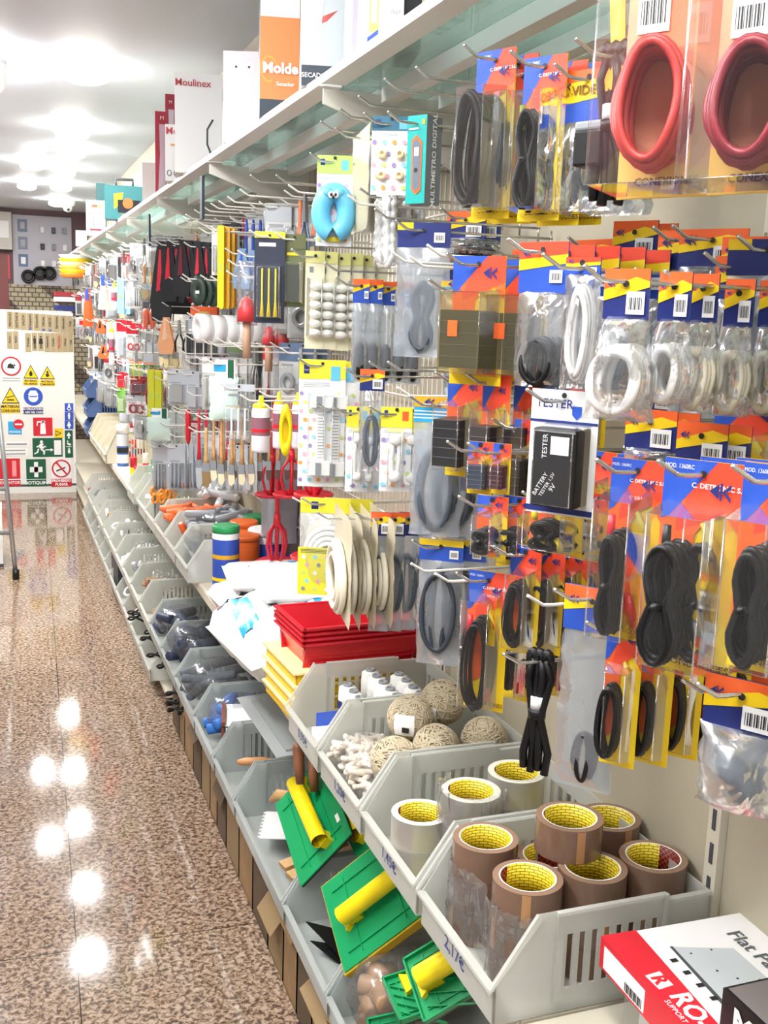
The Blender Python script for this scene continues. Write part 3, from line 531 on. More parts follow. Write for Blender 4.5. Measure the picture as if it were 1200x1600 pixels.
P3=[
('box',638,668,180,318,.645,-58,1,0,'multimeter_box','boxed meter','teal and grey box reading MULTIMETRO DIGITAL down its side',dict(fn=f_multi,d=.042,side=K('box_grey','70777c'))),
('detcard',748,808,78,342,.66,-62,3,.035,'cable_pack','cable pack','blue and orange card with thick black cable, top row',dict(d=.055,r=.0042,n=8,cw=.8,ch=.66,cz=.6,cx=-.15,tied=False,bt=.22)),
('detcard',822,888,88,345,.66,-60,3,.03,'cable_pack','cable pack','orange and yellow card with a tied black cable and green plugs',dict(d=.04,r=.003,n=7,cw=.6,ch=.6,cz=.64,plug=K('olive_plug','7d8a35'))),
('bag',880,968,108,330,.70,-58,3,.03,'cable_pack','cable pack','clear bag headed VIDEO with thin black leads',dict(hh=.062,hs='video',n=3,r=.002,cw=.3,ch=.5,cz=.5)),
('cord',936,990,70,330,.66,-62,1,0,'scart_cable','cable','thick black scart cable with a folded orange tag',dict(r=.006,n=4,tagm=GOLDT,plug=1)),
('net',586,622,298,418,.67,-55,1,0,'rope_pack','rope','white knitted cord in a clear bag under the button card',{}),
('net',620,642,300,412,.72,-60,2,.03,'rope_pack','rope','pale knitted cord bag behind the white cord',{}),
('bag',622,705,348,562,.67,-35,1,0,'cable_pack','cable pack','clear bag with blue header and a long grey mains cable',dict(hh=.04,hs='plainblue',cm=GREYC,n=5,r=.0042,cw=.5,ch=.62,cz=.62,tied=True,bm=HAZY)),
('bag',690,745,440,582,.68,-35,1,0,'cable_pack','cable pack','small hazy bag with a black lead beside the charger box',dict(hh=.02,hs='cy',cm=BLKC,n=3,r=.003,bm=HAZY)),
('detbox',710,792,400,602,.64,-50,2,.07,'charger_pack','charger','smoky clear box with a black charger and orange price sticker',dict(d=.06,cl=YCLEAR,st=ORANGE,bm=K('dark_olive','2c2a22'))),
('bag',814,890,378,608,.64,-58,6,.036,'cable_pack','cable pack','clear bag under a red, yellow and blue header with black cable',dict(hh=.062,hs='rb',n=9,r=.0035,cw=.55,ch=.5,cz=.72)),
('bag',886,940,402,612,.615,-52,1,0,'cable_pack','cable pack','narrow clear bag with looped white cable hanging in front',dict(hh=.02,hs='rb',cm=WHC,n=6,r=.0036,cw=.5,ch=.82,cz=.5,sp=1.2)),
('bag',925,1040,420,660,.60,-50,1,0,'cable_pack','cable pack','clear bag with a big round coil of white cable',dict(hh=.05,hw=.62,hs='on',cm=WHC,n=9,r=.0048,cw=.66,ch=.66,cz=.6,t=.10,sp=1.5,tp=.4)),
('bag',1022,1095,425,640,.66,-56,1,0,'cable_pack','cable pack','second clear bag of coiled white cable, right of the big coil',dict(hh=.05,hw=.7,hs='on',cm=WHC,n=8,r=.0046,cw=.7,ch=.62,cz=.6,t=.085,sp=1.4,tp=.35)),
('bag',1075,1132,428,650,.70,-58,4,.045,'cable_pack','cable pack','third clear bag of white cable, cream from the shade',dict(hh=.05,hw=.8,hs='on',cm=K('shaded_white_cable','cfc8b4',rough=.45),n=7,r=.0044,cw=.8,ch=.62,cz=.6,t=.085,sp=1.4,tp=.3)),  # white cable given a cream tone that stands in for shade
('tester',832,938,610,806,.62,-55,1,0,'tester_pack','tester','white card headed TESTER with a black battery tester',{}),
('bag',648,727,620,842,.64,-32,2,.03,'cable_pack','cable pack','hazy flat bag with a looped grey hose lead and price tag',dict(hh=.04,hs='cy',cm=GREYC,n=2,r=.006,cw=.75,ch=.7,cz=.58,bm=HAZY,t=.02)),
('detbox',702,757,583,745,.66,-48,1,0,'adapter_pack','adapter','blue and orange card with a black plug-in adapter',dict(d=.07)),
('detbox',757,800,585,772,.67,-55,2,.05,'adapter_pack','adapter','orange card with a second adapter behind a clear blister',dict(d=.05,bm=K('brown_black','2b1c1e'))),
('detbox',733,772,690,772,.62,-40,1,0,'adapter_pack','adapter','small clear blister with a dark blue case, lower left',dict(d=.03,bm=K('slate_case','343c50'))),
('detbox',772,800,693,772,.63,-45,1,0,'adapter_pack','adapter','small clear blister with a wine red case',dict(d=.03,bm=K('wine_case','4c1c26'))),
('detbox',805,835,655,800,.70,-50,3,.04,'adapter_pack','adapter','dark blister with chrome plug pins left of the tester card',dict(d=.04,bm=K('char_case','3a3735'))),
('detcard',748,795,775,872,.62,-50,3,.04,'socket_pack','cable pack','orange and yellow card with a black bulb socket',dict(n=5,r=.004,cw=.7,ch=.35,cz=.7,txt=False,d=.035)),
('detcard',832,915,768,865,.66,-55,3,.035,'cable_pack','cable pack','card with a yellow plug under the tester card',dict(n=6,r=.003,cw=.6,ch=.5,cz=.7,plug=YEL,txt=False,d=.04)),
('detcard',958,1042,718,1003,.62,-56,1,0,'cable_pack','cable pack','tall orange and yellow card with a black cable and red plug',dict(d=.06,n=8,r=.0032,cw=.5,ch=.55,cz=.66,cx=-.12,plug=RED,bt=.16)),
('detcard',1040,1168,720,1058,.60,-60,3,.04,'cable_pack','cable pack','largest orange and yellow card with a tied black cable bundle',dict(d=.05,n=10,r=.0034,cw=.5,ch=.55,cz=.65,cx=-.18,plug=BLACK,bt=.2)),
('detcard',1164,1290,728,1060,.60,-62,2,.04,'cable_pack','cable pack','orange cable card cut by the right edge',dict(d=.05,n=8,r=.0034,cw=.5,ch=.55,cz=.65,bt=.2)),
('detcard',912,965,705,880,.72,-58,3,.03,'cable_pack','cable pack','clear rounded pack with a black lead, left of the tall cards',dict(d=.05,n=5,r=.003,txt=False)),
('detcard',735,797,893,1110,.63,-48,1,0,'test_lead_pack','cable pack','card with thin black test leads and red probes',dict(d=.045,n=9,r=.0024,cw=.62,ch=.66,cz=.64,cx=-.05,tied=False,plug=RED,bt=.14)),
('detcard',800,848,852,1022,.66,-54,4,.035,'cable_pack','cable pack','card with an oval loop of black cable above the power cord',dict(d=.03,n=6,r=.0032,cw=.6,ch=.6,cz=.62,tied=False,txt=False)),
('detcard',795,835,915,1095,.72,-52,3,.035,'test_lead_pack','cable pack','card with black leads behind the red probe card',dict(d=.03,n=6,r=.003,plug=RED,txt=False)),
('cord',824,866,1018,1218,.62,-50,1,0,'power_cord','cable','folded black power cord with a white paper band',dict(r=.0052,n=4)),
('bag',884,975,918,1238,.62,-52,1,0,'cable_pack','cable pack','long clear bag with black leads low down inside',dict(hh=.052,hs='ob',n=4,r=.003,cw=.4,ch=.3,cz=.8,t=.015,bm=HAZY)),
('detcard',952,1008,968,1200,.64,-52,6,.042,'cable_pack','cable pack','narrow orange card with an oval loop of black cable',dict(d=.022,n=6,r=.003,cw=.55,ch=.5,cz=.68,cx=-.2,tied=False,txt=False,bt=.3)),
('bag',1104,1225,1062,1275,.62,-58,3,.05,'plug_pack','cable pack','hazy bag with a black rubber plug, lower right',dict(hh=.05,hs='on',n=0,rubber=K('navy_rubber','1c2738',rough=.4),bm=HAZY,t=.07,wr=.04)),
('bag',656,725,843,1040,.66,-36,2,.04,'cable_pack','cable pack','clear bag with yellow and blue header holding grey cords',dict(hh=.035,hs='yb',cm=K('dark_grey_cable','343c46',rough=.45),n=9,r=.0042,cw=.72,ch=.8,cz=.48,tied=False,bm=HAZY)),
('bag',580,612,800,988,.66,-22,4,.028,'cable_pack','cable pack','slim bag with navy and orange header and grey cable loop',dict(hh=.045,hs='on',cm=GREYC,n=5,r=.0042,cw=.8,ch=.6,cz=.5,bm=HAZY,t=.02)),
('hosebag',470,548,778,925,.63,-24,2,.05,'hose_pack','hose pack','bag with lemon top, white hose coil and dotted base',{}),
('flat',523,550,800,968,.60,-99,4,.026,'hose_pack','hose pack','beige film bag with a cream hose coil seen edge on',dict(ring=K('cream_hose','e9e2cf'))),
('bag',563,602,577,740,.62,-24,1,0,'cable_pack','cable pack','clear bag with orange header and a thin grey lead loop',dict(hh=.038,hs='on',cm=GREYC,n=6,r=.0024,cw=.6,ch=.62,cz=.6)),
('bag',552,578,436,600,.66,-14,5,.028,'cable_pack','cable pack','slim bag with orange and blue header and black clip lead',dict(hh=.045,hs='ob',n=4,r=.004,cw=.6,ch=.42,cz=.72,bm=HAZY,t=.022)),
('baby',468,541,562,760,.62,-16,2,.03,'safety_strap_pack','child safety pack','tall lemon topped dotted card with a white safety strap',{}),
('baby',542,578,635,768,.64,-16,2,.025,'door_latch_pack','child safety pack','dotted latch card, left one of the low pair',dict(item='latch',tv=.24)),
('baby',596,645,636,768,.66,-20,2,.03,'door_latch_pack','child safety pack','dotted latch card with orange picture, right of the pair',dict(item='latch',tv=.24,pic=ORANGE)),
('baby',496,552,243,385,.63,-20,1,0,'door_guard_pack','child safety pack','green topped card with a pale blue animal door guard',dict(item='guard',top=LIME,tv=.2)),
('baby',582,645,182,305,.64,-26,1,0,'socket_cover_pack','child safety pack','blue topped patterned card with four round socket covers',dict(item='plugs',top=K('petrol_print','2f6d88'),tv=.18)),
('flat',552,577,205,358,.66,-99,2,.03,'felt_pack','film pack','beige bag seen edge on beside the blue door guard',dict(bm=K('olive_beige','b3ad90'))),
('strip',478,508,392,545,.63,-10,6,.028,'latch_strip_pack','child safety pack','narrow cream card with knobbly milky plastic latches',{}),
]
for p in P3:
    d=p[-1]; pack(*p[:-1],**d)
# dark leads and adapters hanging deep against the back panel
rdd=random.Random(5); PD={}
for ri,(z,rn) in enumerate([(1.77,'upper'),(1.60,'middle'),(1.40,'lower')]):
    for ci in range(11):
        y=.62+ci*.125; kd=(ri+ci)%3 if ri else (0,2)[ci%2]
        if kd not in PD:
            t=empty('cable_pack'); [lambda:k_bag(t,.085,.19,dict(hh=.045,hs='on',n=5,r=.004,cw=.6,ch=.6,cz=.6)),lambda:k_detbox(t,.085,.18,dict(d=.04)),lambda:k_bag(t,.085,.19,dict(hh=.04,hs='plainblue',n=6,r=.004,cw=.6,ch=.7,cz=.55,bm=HAZY))][kd](); PD[kd]=t
        else: t=dup(PD[kd])
        t.location=(.81+.02*(ci%3),y,z-.02*(ci%2)); t.rotation_euler=(0,0,R(-60+rdd.uniform(-12,12))); l=['orange headed black cable bag','card with a black boxed adapter','navy headed black cable bag'][kd]
        tag(t,l+f' deep against the panel, {rn} row','cable pack',l+f' deep in the {rn} row'); hook(.79,y,z-.02*(ci%2)-.012,f'steel hook deep against the panel, {rn} row of dark packs')['group']=f'deep {rn} row hooks'
# extra copies seen in the gaps behind: orange headed bags and dark packs deeper on the wall
for i,(L,Rr,T,B,x,lab) in enumerate([(980,1060,640,760,.74,'dark orange headed bag in the shade above the tall cards'),(1060,1140,660,780,.74,'shaded orange and navy headed bag, right above the tall cards'),(1120,1200,400,560,.80,'dark bag deep behind the white cable bags'),(960,1030,345,450,.80,'black case deep under the red clamshell'),(1030,1120,360,470,.82,'orange headed pack deep under the red clamshell'),(1130,1200,370,470,.82,'orange headed pack deep at the right edge'),(730,800,560,640,.80,'orange and navy headed bag behind the charger box'),(850,900,880,1000,.80,'dark cable bag behind the oval loop cards'),(700,760,330,400,.8,'orange topped bag in the shade left of centre'),(1060,1130,1060,1130,.80,'orange and green headed bag behind the lower right hook')]):
    pack('bag',L,Rr,T,B,x,-56,2,.03,'cable_pack','cable pack',lab,hk=(i%2==0),hh=.05,hs='on',n=4,r=.004,t=.03)
# ================================================================ goods in the near bins
def tape_inner():
    m=mat('tape_core_print',C('f0d83a'),rough=.5); nt=m.node_tree; N=nt.nodes.new; L=nt.links.new
    tc=N('ShaderNodeTexCoord'); sp=N('ShaderNodeSeparateXYZ'); L(tc.outputs['Object'],sp.inputs[0])
    at=N('ShaderNodeMath'); at.operation='ARCTAN2'; L(sp.outputs[1],at.inputs[0]); L(sp.outputs[0],at.inputs[1])
    cb=N('ShaderNodeCombineXYZ'); mu=N('ShaderNodeMath'); mu.operation='MULTIPLY'; mu.inputs[1].default_value=.038; L(at.outputs[0],mu.inputs[0]); L(mu.outputs[0],cb.inputs[0]); L(sp.outputs[2],cb.inputs[1])
    br=N('ShaderNodeTexBrick'); br.inputs['Scale'].default_value=1; br.inputs['Brick Width'].default_value=.013; br.inputs['Row Height'].default_value=.0046; br.inputs['Mortar Size'].default_value=.0007; br.inputs['Mortar Smooth'].default_value=.2
    br.inputs['Color1'].default_value=(*C('f3dc3c'),1); br.inputs['Color2'].default_value=(*C('ecd22c'),1); br.inputs['Mortar'].default_value=(*C('7a6a14'),1); L(cb.outputs[0],br.inputs['Vector'])
    ck=N('ShaderNodeTexChecker'); ck.inputs['Scale'].default_value=230; ck.inputs['Color1'].default_value=(*C('a02818'),1); ck.inputs['Color2'].default_value=(*C('241210'),1); L(cb.outputs[0],ck.inputs['Vector'])
    gt=N('ShaderNodeMath'); gt.operation='GREATER_THAN'; gt.inputs[1].default_value=2.3; ab=N('ShaderNodeMath'); ab.operation='ABSOLUTE'; L(at.outputs[0],ab.inputs[0]); L(ab.outputs[0],gt.inputs[0])
    mx=N('ShaderNodeMix'); mx.data_type='RGBA'; L(gt.outputs[0],mx.inputs[0]); L(br.outputs['Color'],mx.inputs[6]); L(ck.outputs['Color'],mx.inputs[7]); L(mx.outputs[2],nt.nodes['Principled BSDF'].inputs['Base Color'])
TAPEIN=None; tape_inner(); TAPEIN=MC['tape_core_print']
TB=K('brown_tape','7a5f4f',rough=.25,coat=.3); TBE=K('brown_tape_edge','8a6d58',rough=.5); TC_=clear('clear_tape',(.88,.88,.82),(.86,.87,.8),.55,.12); TCE=K('clear_tape_edge','d4d3c2',rough=.4)
def roll_mesh(body,edge):
    t=empty('packing_tape_roll'); r=.0485;ri=.0375;h=.0495
    M().lathe([(ri+.002,0),(r,0)],edge,40,caps=False).lathe([(r,0),(r,h)],body,40,caps=False).lathe([(r,h),(ri+.002,h)],edge,40,caps=False).build('tape_winding',t)
    c=M(); c.lathe([(ri+.0021,-.0005),(ri,-.0005),(ri,h+.0005),(ri+.0021,h+.0005)],[PAPER,TAPEIN,PAPER],40,caps=False); c.build('printed_core',t)
    return t
rb=roll_mesh(TB,TBE); M().add([(.0486*math.cos(a),.0486*math.sin(a),z) for a in (-1.85,-1.72,-1.6) for z in (.001,.0485)],[(0,2,3,1),(2,4,5,3)],K('tape_end','b98a5c',rough=.3)).build('tape_end_tab',rb)
rc=roll_mesh(TC_,TCE)
BR=[(.655,1.303,3,'at the front left'),(.662,1.183,3,'nearest the camera'),(.755,1.238,4,'on top of all the others'),(.868,1.308,3,'at the back by the shelving panel'),(.864,1.183,3,'at the back right of the bin'),(.764,1.183,3,'between the two nearest ones'),(.768,1.312,2,'mostly hidden behind the topmost roll')]
first=True
for x,y,n,l in BR:
    for k in range(n):
        if n==4 and k<3: continue
        o=rb if first else dup(rb); first=False; o.location=(x,y,DZ+.005+k*.0505); o.rotation_euler=(0,0,R((x*7919+y*4241+k*97)%360*1.0 if l!='nearest the camera' or k<n-1 else -20)); tag(o,'brown packing tape roll '+l+('' if k==n-1 else ', '+['bottom layer','middle layer','third layer'][k]+' of that stack'),'tape roll','brown packing tape rolls')
CR=[(.70,1.455,3,'in the middle, under film'),(.805,1.50,3,'at the back'),(.632,1.50,2,'at the front corner of its bin'),(.862,1.42,2,'tucked behind beside the brown rolls')]
first=True
for x,y,n,l in CR:
    for k in range(n):
        o=rc if first else dup(rc); first=False; o.location=(x,y,DZ+.005+k*.0505); tag(o,'clear packing tape roll '+l+('' if k==n-1 else ', '+['bottom layer','middle layer'][k]+' of that stack'),'tape roll','clear packing tape rolls')
# crumpled shrink film round the stacks
def film(pts,name,label,z0,z1,seed,amp=.0028,mt=None,parent=None):
    rd=random.Random(seed); m=M(); n=len(pts)*3
    def fn(u,v):
        f=u*(len(pts)-1); i=min(int(f),len(pts)-2); a,b=Vector(pts[i]),Vector(pts[i+1]); p=a.lerp(b,f-i)
        return (p.x+rd.uniform(-amp,amp),p.y+rd.uniform(-amp,amp),z0+(z1-z0)*v+rd.uniform(-amp,amp)*(0<v<1))
    m.grid(fn,n,6,mt or FILM); o=m.build(name); tag(o,label,'plastic film'); return o
FILM=clear('shrink_film',(.92,.93,.95),(.96,.97,.98),.14,.09,bump=.9,bscale=11,gl=.6)
def arc(cx,cy,r,a0,a1,n=8): return [(cx+r*math.cos(R(a0+(a1-a0)*i/n)),cy+r*math.sin(R(a0+(a1-a0)*i/n)),0) for i in range(n+1)]
film(arc(.655,1.303,.052,130,230,6)+arc(.662,1.183,.052,150,290,8),'shrink_wrap','shiny crumpled shrink film round the front brown tape stacks',DZ+.008,DZ+.125,3,.0045)
film(arc(.70,1.455,.054,100,330,10),'shrink_wrap','shiny crumpled film over the clear tape rolls',DZ+.01,DZ+.165,5,.006)
# jute twine balls
JUTE=K('jute_twine','c2b498',rough=.75,bump=.6,bscale=240,var=.12,vscale=60)
def twine():
    t=empty('twine_ball'); m=M(); m.ellip((0,0,0),.043,.043,.041,JUTE,20); rd=random.Random(3)
    for k in range(46):
        ax=Vector((rd.gauss(0,1),rd.gauss(0,1),rd.gauss(0,.6))).normalized(); u=ax.orthogonal().normalized(); w=ax.cross(u); off=rd.uniform(-.018,.018); r=math.sqrt(.0436**2-off*off)
        m.tube([ax*off+(u*math.cos(2*math.pi*i/20)+w*math.sin(2*math.pi*i/20))*r for i in range(20)],.0016,JUTE,4,closed=True)
    m.build('jute_winding',t); q=M(); q.grid(lambda u,v:(.0465*math.sin(-.4+.9*u)*math.cos(-.45+.9*v),-.0465*math.cos(-.4+.9*u)*math.cos(-.45+.9*v),.0465*math.sin(-.45+.9*v)),6,6,PAPER); q.box(.0,.014,-.0475,-.0468,-.012,-.002,INK); q.build('paper_label',t); return t
tw=twine(); TWL=[(.718,1.775,.90,1,'second from the left, with a round price dot'),(.795,1.80,.915,0,'highest at the back, in clear film'),(.742,1.70,.868,0,'in the middle with a black and white barcode label'),(.66,1.70,.852,0,'front left with a printed white label, beside the dowel bag'),(.845,1.71,.868,0,'at the back right with a small white price tag'),(.80,1.80,.80,0,'underneath at the back'),(.70,1.79,.80,0,'underneath at the front'),(.80,1.69,.795,0,'underneath beside the slotted side')]
for k,(x,y,z,_,l) in enumerate(TWL):
    o=tw if k==0 else dup(tw); o.location=(x,y,z); o.rotation_euler=(R(20*k),R(10*k),R(-40-25*k)); tag(o,'ball of jute twine '+l,'twine ball','jute twine balls')
# dowel bag
def lumpbag(loc,sx,sy,sz,mt,stuff,label,cat,seed,rz=0,film_m=None):
    t=empty('filled_bag',loc,rz); tag(t,label,cat); q=M(); rd=random.Random(seed); stuff(q,rd); q.build('bag_filling',t)
    m=M(); m.grid(lambda u,v:(sx/2*math.cos(2*math.pi*u)*math.sin(math.pi*v)**.7*(1+rd.uniform(-.06,.06)*(0<u<1)),sy/2*math.sin(2*math.pi*u)*math.sin(math.pi*v)**.7*(1+rd.uniform(-.06,.06)*(0<u<1)),sz/2+(-math.cos(math.pi*v))*sz/2),18,10,film_m or BAG); m.build('clear_film',t); return t
IV=K('ivory_dowel','ddd0bf',rough=.55)
def dowels(sx,sy,sz,n,mt,ln,r):
    def f(q,rd):
        for k in range(n):
            a=rd.uniform(0,6.28); p=Vector((rd.uniform(-sx,sx)*.42,rd.uniform(-sy,sy)*.42,sz*rd.uniform(.15,.9))); d=Vector((math.cos(a),math.sin(a),rd.uniform(-.25,.25)))*ln/2
            q.tube([p-d,p-d*.9,p+d*.9,p+d],[r*.8,r,r,r*.8],mt,8)
    return f
lumpbag((.648,1.80,DZ+.035),.12,.17,.075,BAG,dowels(.12,.17,.06,190,IV,.034,.0055),'clear bag of ivory wooden dowels at the front of its bin','dowel bag',1)
lumpbag((.64,1.69,DZ+.02),.10,.10,.055,BAG,dowels(.1,.1,.055,60,IV,.032,.0042),'second smaller bag of ivory dowels below the first','dowel bag',2)
# white thread spools
sp=empty('thread_spool'); m=M(); m.lathe([(.016,0),(.020,.004),(.0205,.035),(.019,.058),(.011,.062)],K('white_thread','efeeea',rough=.7,bump=.5,bscale=300),20); m.build('thread_winding',sp); M().lathe([(.0105,.06),(.0105,.067),(.006,.067),(.006,.055)],GREY,16).build('spool_core',sp); M().box(-.008,.008,-.0215,-.02,.012,.03,NAVY).build('spool_label',sp)
k=0
for ix in range(3):
    for iy in range(5):
        z=DZ+.045+(.03 if ix>0 else 0); x=.70+ix*.052; y=1.935+iy*.042
        if ix==2 and iy>3: continue
        o=sp if k==0 else dup(sp); k+=1; o.location=(x,y,z); o.rotation_euler=(0,0,k); tag(o,'white thread spool standing in the thread bin, '+['front','middle','back'][ix]+' row, '+['nearest','second','third','fourth','farthest'][iy]+' from the twine','thread spool','white thread spools')
t=empty('carton',(.625,1.97,DZ+.004)); tag(t,'open white carton of small packs at the front of the thread bin','carton'); M().box(-.03,.04,-.04,.05,0,.05,PAPER).build('body',t); M().prism([(-.03,.05),(.04,.05),(.05,.075),(.044,.075)],-.04,-.038,PAPER).box(-.02,.045,.05,.052,.05,.08,BLUE).build('flap',t)
# red and yellow stacking trays on the deck
def tray(W,D,H,mt,name,label,loc,grp,rz=0):
    o=M(); t=.0025; o.prism([(-W/2+.02,0),(W/2-.02,0),(W/2,H),(W/2-t*2,H),(W/2-.022,t),(-W/2+.022,t),(-W/2+t*2,H),(-W/2,H)],-D/2+.01,D/2-.01,mt,ax='y')
    o.prism([(-D/2,H),(-D/2+.02,0),(-D/2+.023,0),(-D/2+t*2,H)],-W/2+.006,W/2-.006,mt,ax='x'); o.prism([(D/2,H),(D/2-.02,0),(D/2-.023,0),(D/2-t*2,H)],-W/2+.006,W/2-.006,mt,ax='x')
    for a,b,c,d in ((-W/2-.006,-W/2+.004,-D/2-.006,D/2+.006),(W/2-.004,W/2+.006,-D/2-.006,D/2+.006),(-W/2,W/2,-D/2-.006,-D/2+.004),(-W/2,W/2,D/2-.004,D/2+.006)): o.box(a,b,c,d,H-.002,H+.003,mt)
    ob=o.build(name,None,loc,(0,0,rz)); tag(ob,label,'tray',grp); return ob
for k in range(4): tray(.29,.20,.06,RED,'plastic_tray','glossy red plastic tray in the stack on the yellow trays, '+['bottom','second','third','topmost'][k],(.755,2.275,DZ+.125+k*.012),'red plastic trays',R(3))
YT=K('yellow_tray','f6c81e',rough=.4)
def ytray(k):
    o=M(); W,D=.285,.23; o.box(-W/2,W/2,-D/2,D/2,.0,.003,YT); 
    for a,b,c,d in ((-W/2,-W/2+.003,-D/2,D/2),(W/2-.003,W/2,-D/2,D/2),(-W/2,W/2,-D/2,-D/2+.003),(-W/2,W/2,D/2-.003,D/2)): o.box(a,b,c,d,0,.028,YT)
    o.box(-W/2-.008,W/2+.008,-D/2-.008,D/2+.008,.026,.031,K('pale_yellow_rim','f7e3a0',rough=.4)); ob=o.build('plastic_tray',None,(.735,2.285,DZ+.002+k*.031),(0,0,R(3))); tag(ob,'yellow plastic tray under the red ones, '+['bottom','second','third','topmost'][k],'tray','yellow plastic trays')
for k in range(4): ytray(k)
# ---------------------------------------------------------------- white sacks, tubs and canisters
SACK=K('white_sack','f2f3f3',rough=.35,bump=.4,bscale=14)
def sack(loc,sx,sy,sz,rz,label,seed,prints=(),tilt=(0,0)):
    t=empty('plaster_sack',loc,rz); t.rotation_euler=(tilt[0],tilt[1],rz); tag(t,label,'sack'); rd=random.Random(seed); ns=[[rd.uniform(-1,1) for _ in range(15)] for _ in range(15)]
    def sh(u,v,s,e=0): 
        a=(max(0,1-abs(2*u-1)**4)*max(0,1-abs(2*v-1)**4))**.38; return ((u-.5)*sx,(v-.5)*sy,sz/2+s*(sz/2*a*(1+.1*ns[int(u*14)][int(v*14)])+e))
    m=M(); m.grid(lambda u,v:sh(u,v,1),14,14,SACK); m.grid(lambda u,v:sh(1-u,v,-1),14,14,SACK); m.build('sack_body',t)
    if prints:
        q=M()
        for u0,v0,u1,v1,sk,mt in prints: q.grid(lambda u,v:sh(min(1,u0+(u1-u0)*u+sk*v),v0+(v1-v0)*v,1,.0015),8,8,mt)
        q.build('sack_print',t)
    return t
sack((.735,2.66,DZ-.0),.36,.40,.17,R(6),'plump white sack with a cyan and black print hanging over the shelf edge',1,[(.05,.2,.2,.8,.12,CYAN),(.3,.1,.35,.7,.1,INK),(.08,.84,.5,.9,.02,INK),(.6,.2,.7,.7,-.05,CYAN)],(0,R(-14)))
sack((.77,2.74,DZ+.15),.28,.34,.06,R(-4),'flat white sack with a blue print lying on top of the pile',2,[(.55,.1,.75,.4,.05,CYAN),(.45,.1,.49,.4,.05,INK)])
sack((.745,3.02,DZ+.002),.31,.32,.10,R(4),'white sack in front of the blue canister',3,[(.1,.2,.2,.4,.1,INK)])
sack((.76,3.04,DZ+.10),.28,.28,.05,R(-6),'upper white sack with a cyan panel beside the tubs',4,[(.5,.3,.8,.75,.0,CYAN),(.25,.3,.34,.6,.0,INK)])
M().ellip((0,0,0),.03,.03,.034,K('red_ball','cf3548',rough=.5),18).build('red_cap',None,(.585,2.93,DZ+.036)); tag(bpy.data.objects['red_cap'],'rounded red end poking out from under the white sacks','red cap')
def can(x,y,r,h,body,lid,label,bands=(),name='canister',z=None,lidh=.02,top=None):
    z=DZ if z is None else z; t=empty(name,(x,y,z)); tag(t,label,'can'); m=M(); m.lathe([(r*.97,0),(r,.004),(r,h-.006),(r*.97,h)],body,28); m.build('body',t)
    if bands:
        q=M()
        for a,b,mt in bands: q.lathe([(r+.0006,a*h),(r+.0006,b*h)],mt,28,caps=False)
        q.build('printed_label',t)
    if lid: M().lathe([(r*1.02,h-.008),(r*1.02,h+lidh-.004),(r*.97,h+lidh)],lid,28).build('lid',t)
    if top: M().lathe(top[0],top[1],20).build('nozzle',t)
    return t
can(.665,3.27,.043,.225,K('canister_blue','2d4fae',rough=.35),K('lid_green','2a9a5a',rough=.4),'tall blue canister with a green lid on the shelf edge',[(.02,.10,CYAN),(.88,.97,PAPER),(.6,.66,GOLDT),(.13,.2,PAPER),(.28,.33,YELLOW)],lidh=.015)
OC=K('orange_can','e86a28',rough=.35)
can(.80,3.62,.05,.17,OC,OC,'orange canister behind the short orange one',[(.1,.35,PAPER)],lidh=.012); can(.77,3.46,.05,.155,OC,OC,'orange canister in front of the taller orange one, right of the blue canister',[(.1,.3,PAPER)],lidh=.012)
can(.80,3.33,.047,.08,K('royal_blue_can','2358b4',rough=.35),None,'short royal blue round tub with a price tag')
can(.87,3.72,.05,.16,OC,K('lid_green2','2a9a5a'),'orange canister with a green lid at the back')
can(.865,3.30,.06,.11,K('tub_orange','f08a30',rough=.35),K('tub_purple','4a3aa8',rough=.35),'orange tub with a purple rim under the red mixer',[(.1,.8,K('tub_orange2','ef8f3c'))],lidh=.014)
can(.86,3.52,.065,.16,K('tub_white','eef0f4',rough=.35),PAPER,'wide white tub with a blue band behind the red mixer',[(.3,.8,BLUE)],lidh=.012)
can(.88,3.12,.045,.09,K('tub_clear','9a98b0',rough=.35),None,'small grey tub at the foot of the red mixer')
# red paint mixers standing on the deck and hanging above
def mixer(loc,label,s=1,rz=0):
    t=empty('paint_mixer',loc,rz); tag(t,label,'paint mixer'); m=M(); m.tube([(0,0,.0),(0,0,.36*s)],.007*s,RED,8); m.lathe([(.014*s,.12*s),(.009*s,.16*s)],RED,12); m.build('shaft',t)
    q=M()
    for k in range(4):
        a=k*math.pi/2+.3; q.tube([(math.cos(a)*rr*s,math.sin(a)*rr*s,z*s) for rr,z in ((.006,.13),(.03,.10),(.036,.06),(.026,.02),(.008,.0))],.005*s,RED,6)
    q.build('blade_cage',t); M().lathe([(.062*s,0),(.066*s,.006),(.060*s,.010),(.05*s,.003)],RED,26).build('ring_foot',t); return t
for px,py,l,s in [(432,880,'lower red plastic paint mixer, left one in front of the grey box',1.0),(490,872,'lower red plastic paint mixer beside the lemon hose bag',1.0),(425,775,'upper red plastic paint mixer, left one, stacked on the lower one',.85),(455,775,'upper red plastic paint mixer, second from the left',.85),(490,775,'upper red plastic paint mixer behind the dotted card',.85)]:
    P=onx(px,py,.80); mixer(P,l,s,px)

bx=M().box(-.03,.04,-.1,.1,0,.34,K('case_grey','9aa0a8',rough=.5)).box(-.031,-.03,-.1,.1,.25,.34,BLACK).box(-.032,-.03,-.09,.0,.18,.25,K('case_slate','7f8590'))
o=bx.build('tool_carton',None,(.87,3.12,DZ+.002)); o.location=(.855,3.36,DZ+.172); tag(o,'tall grey and black carton standing behind the red mixers','carton')
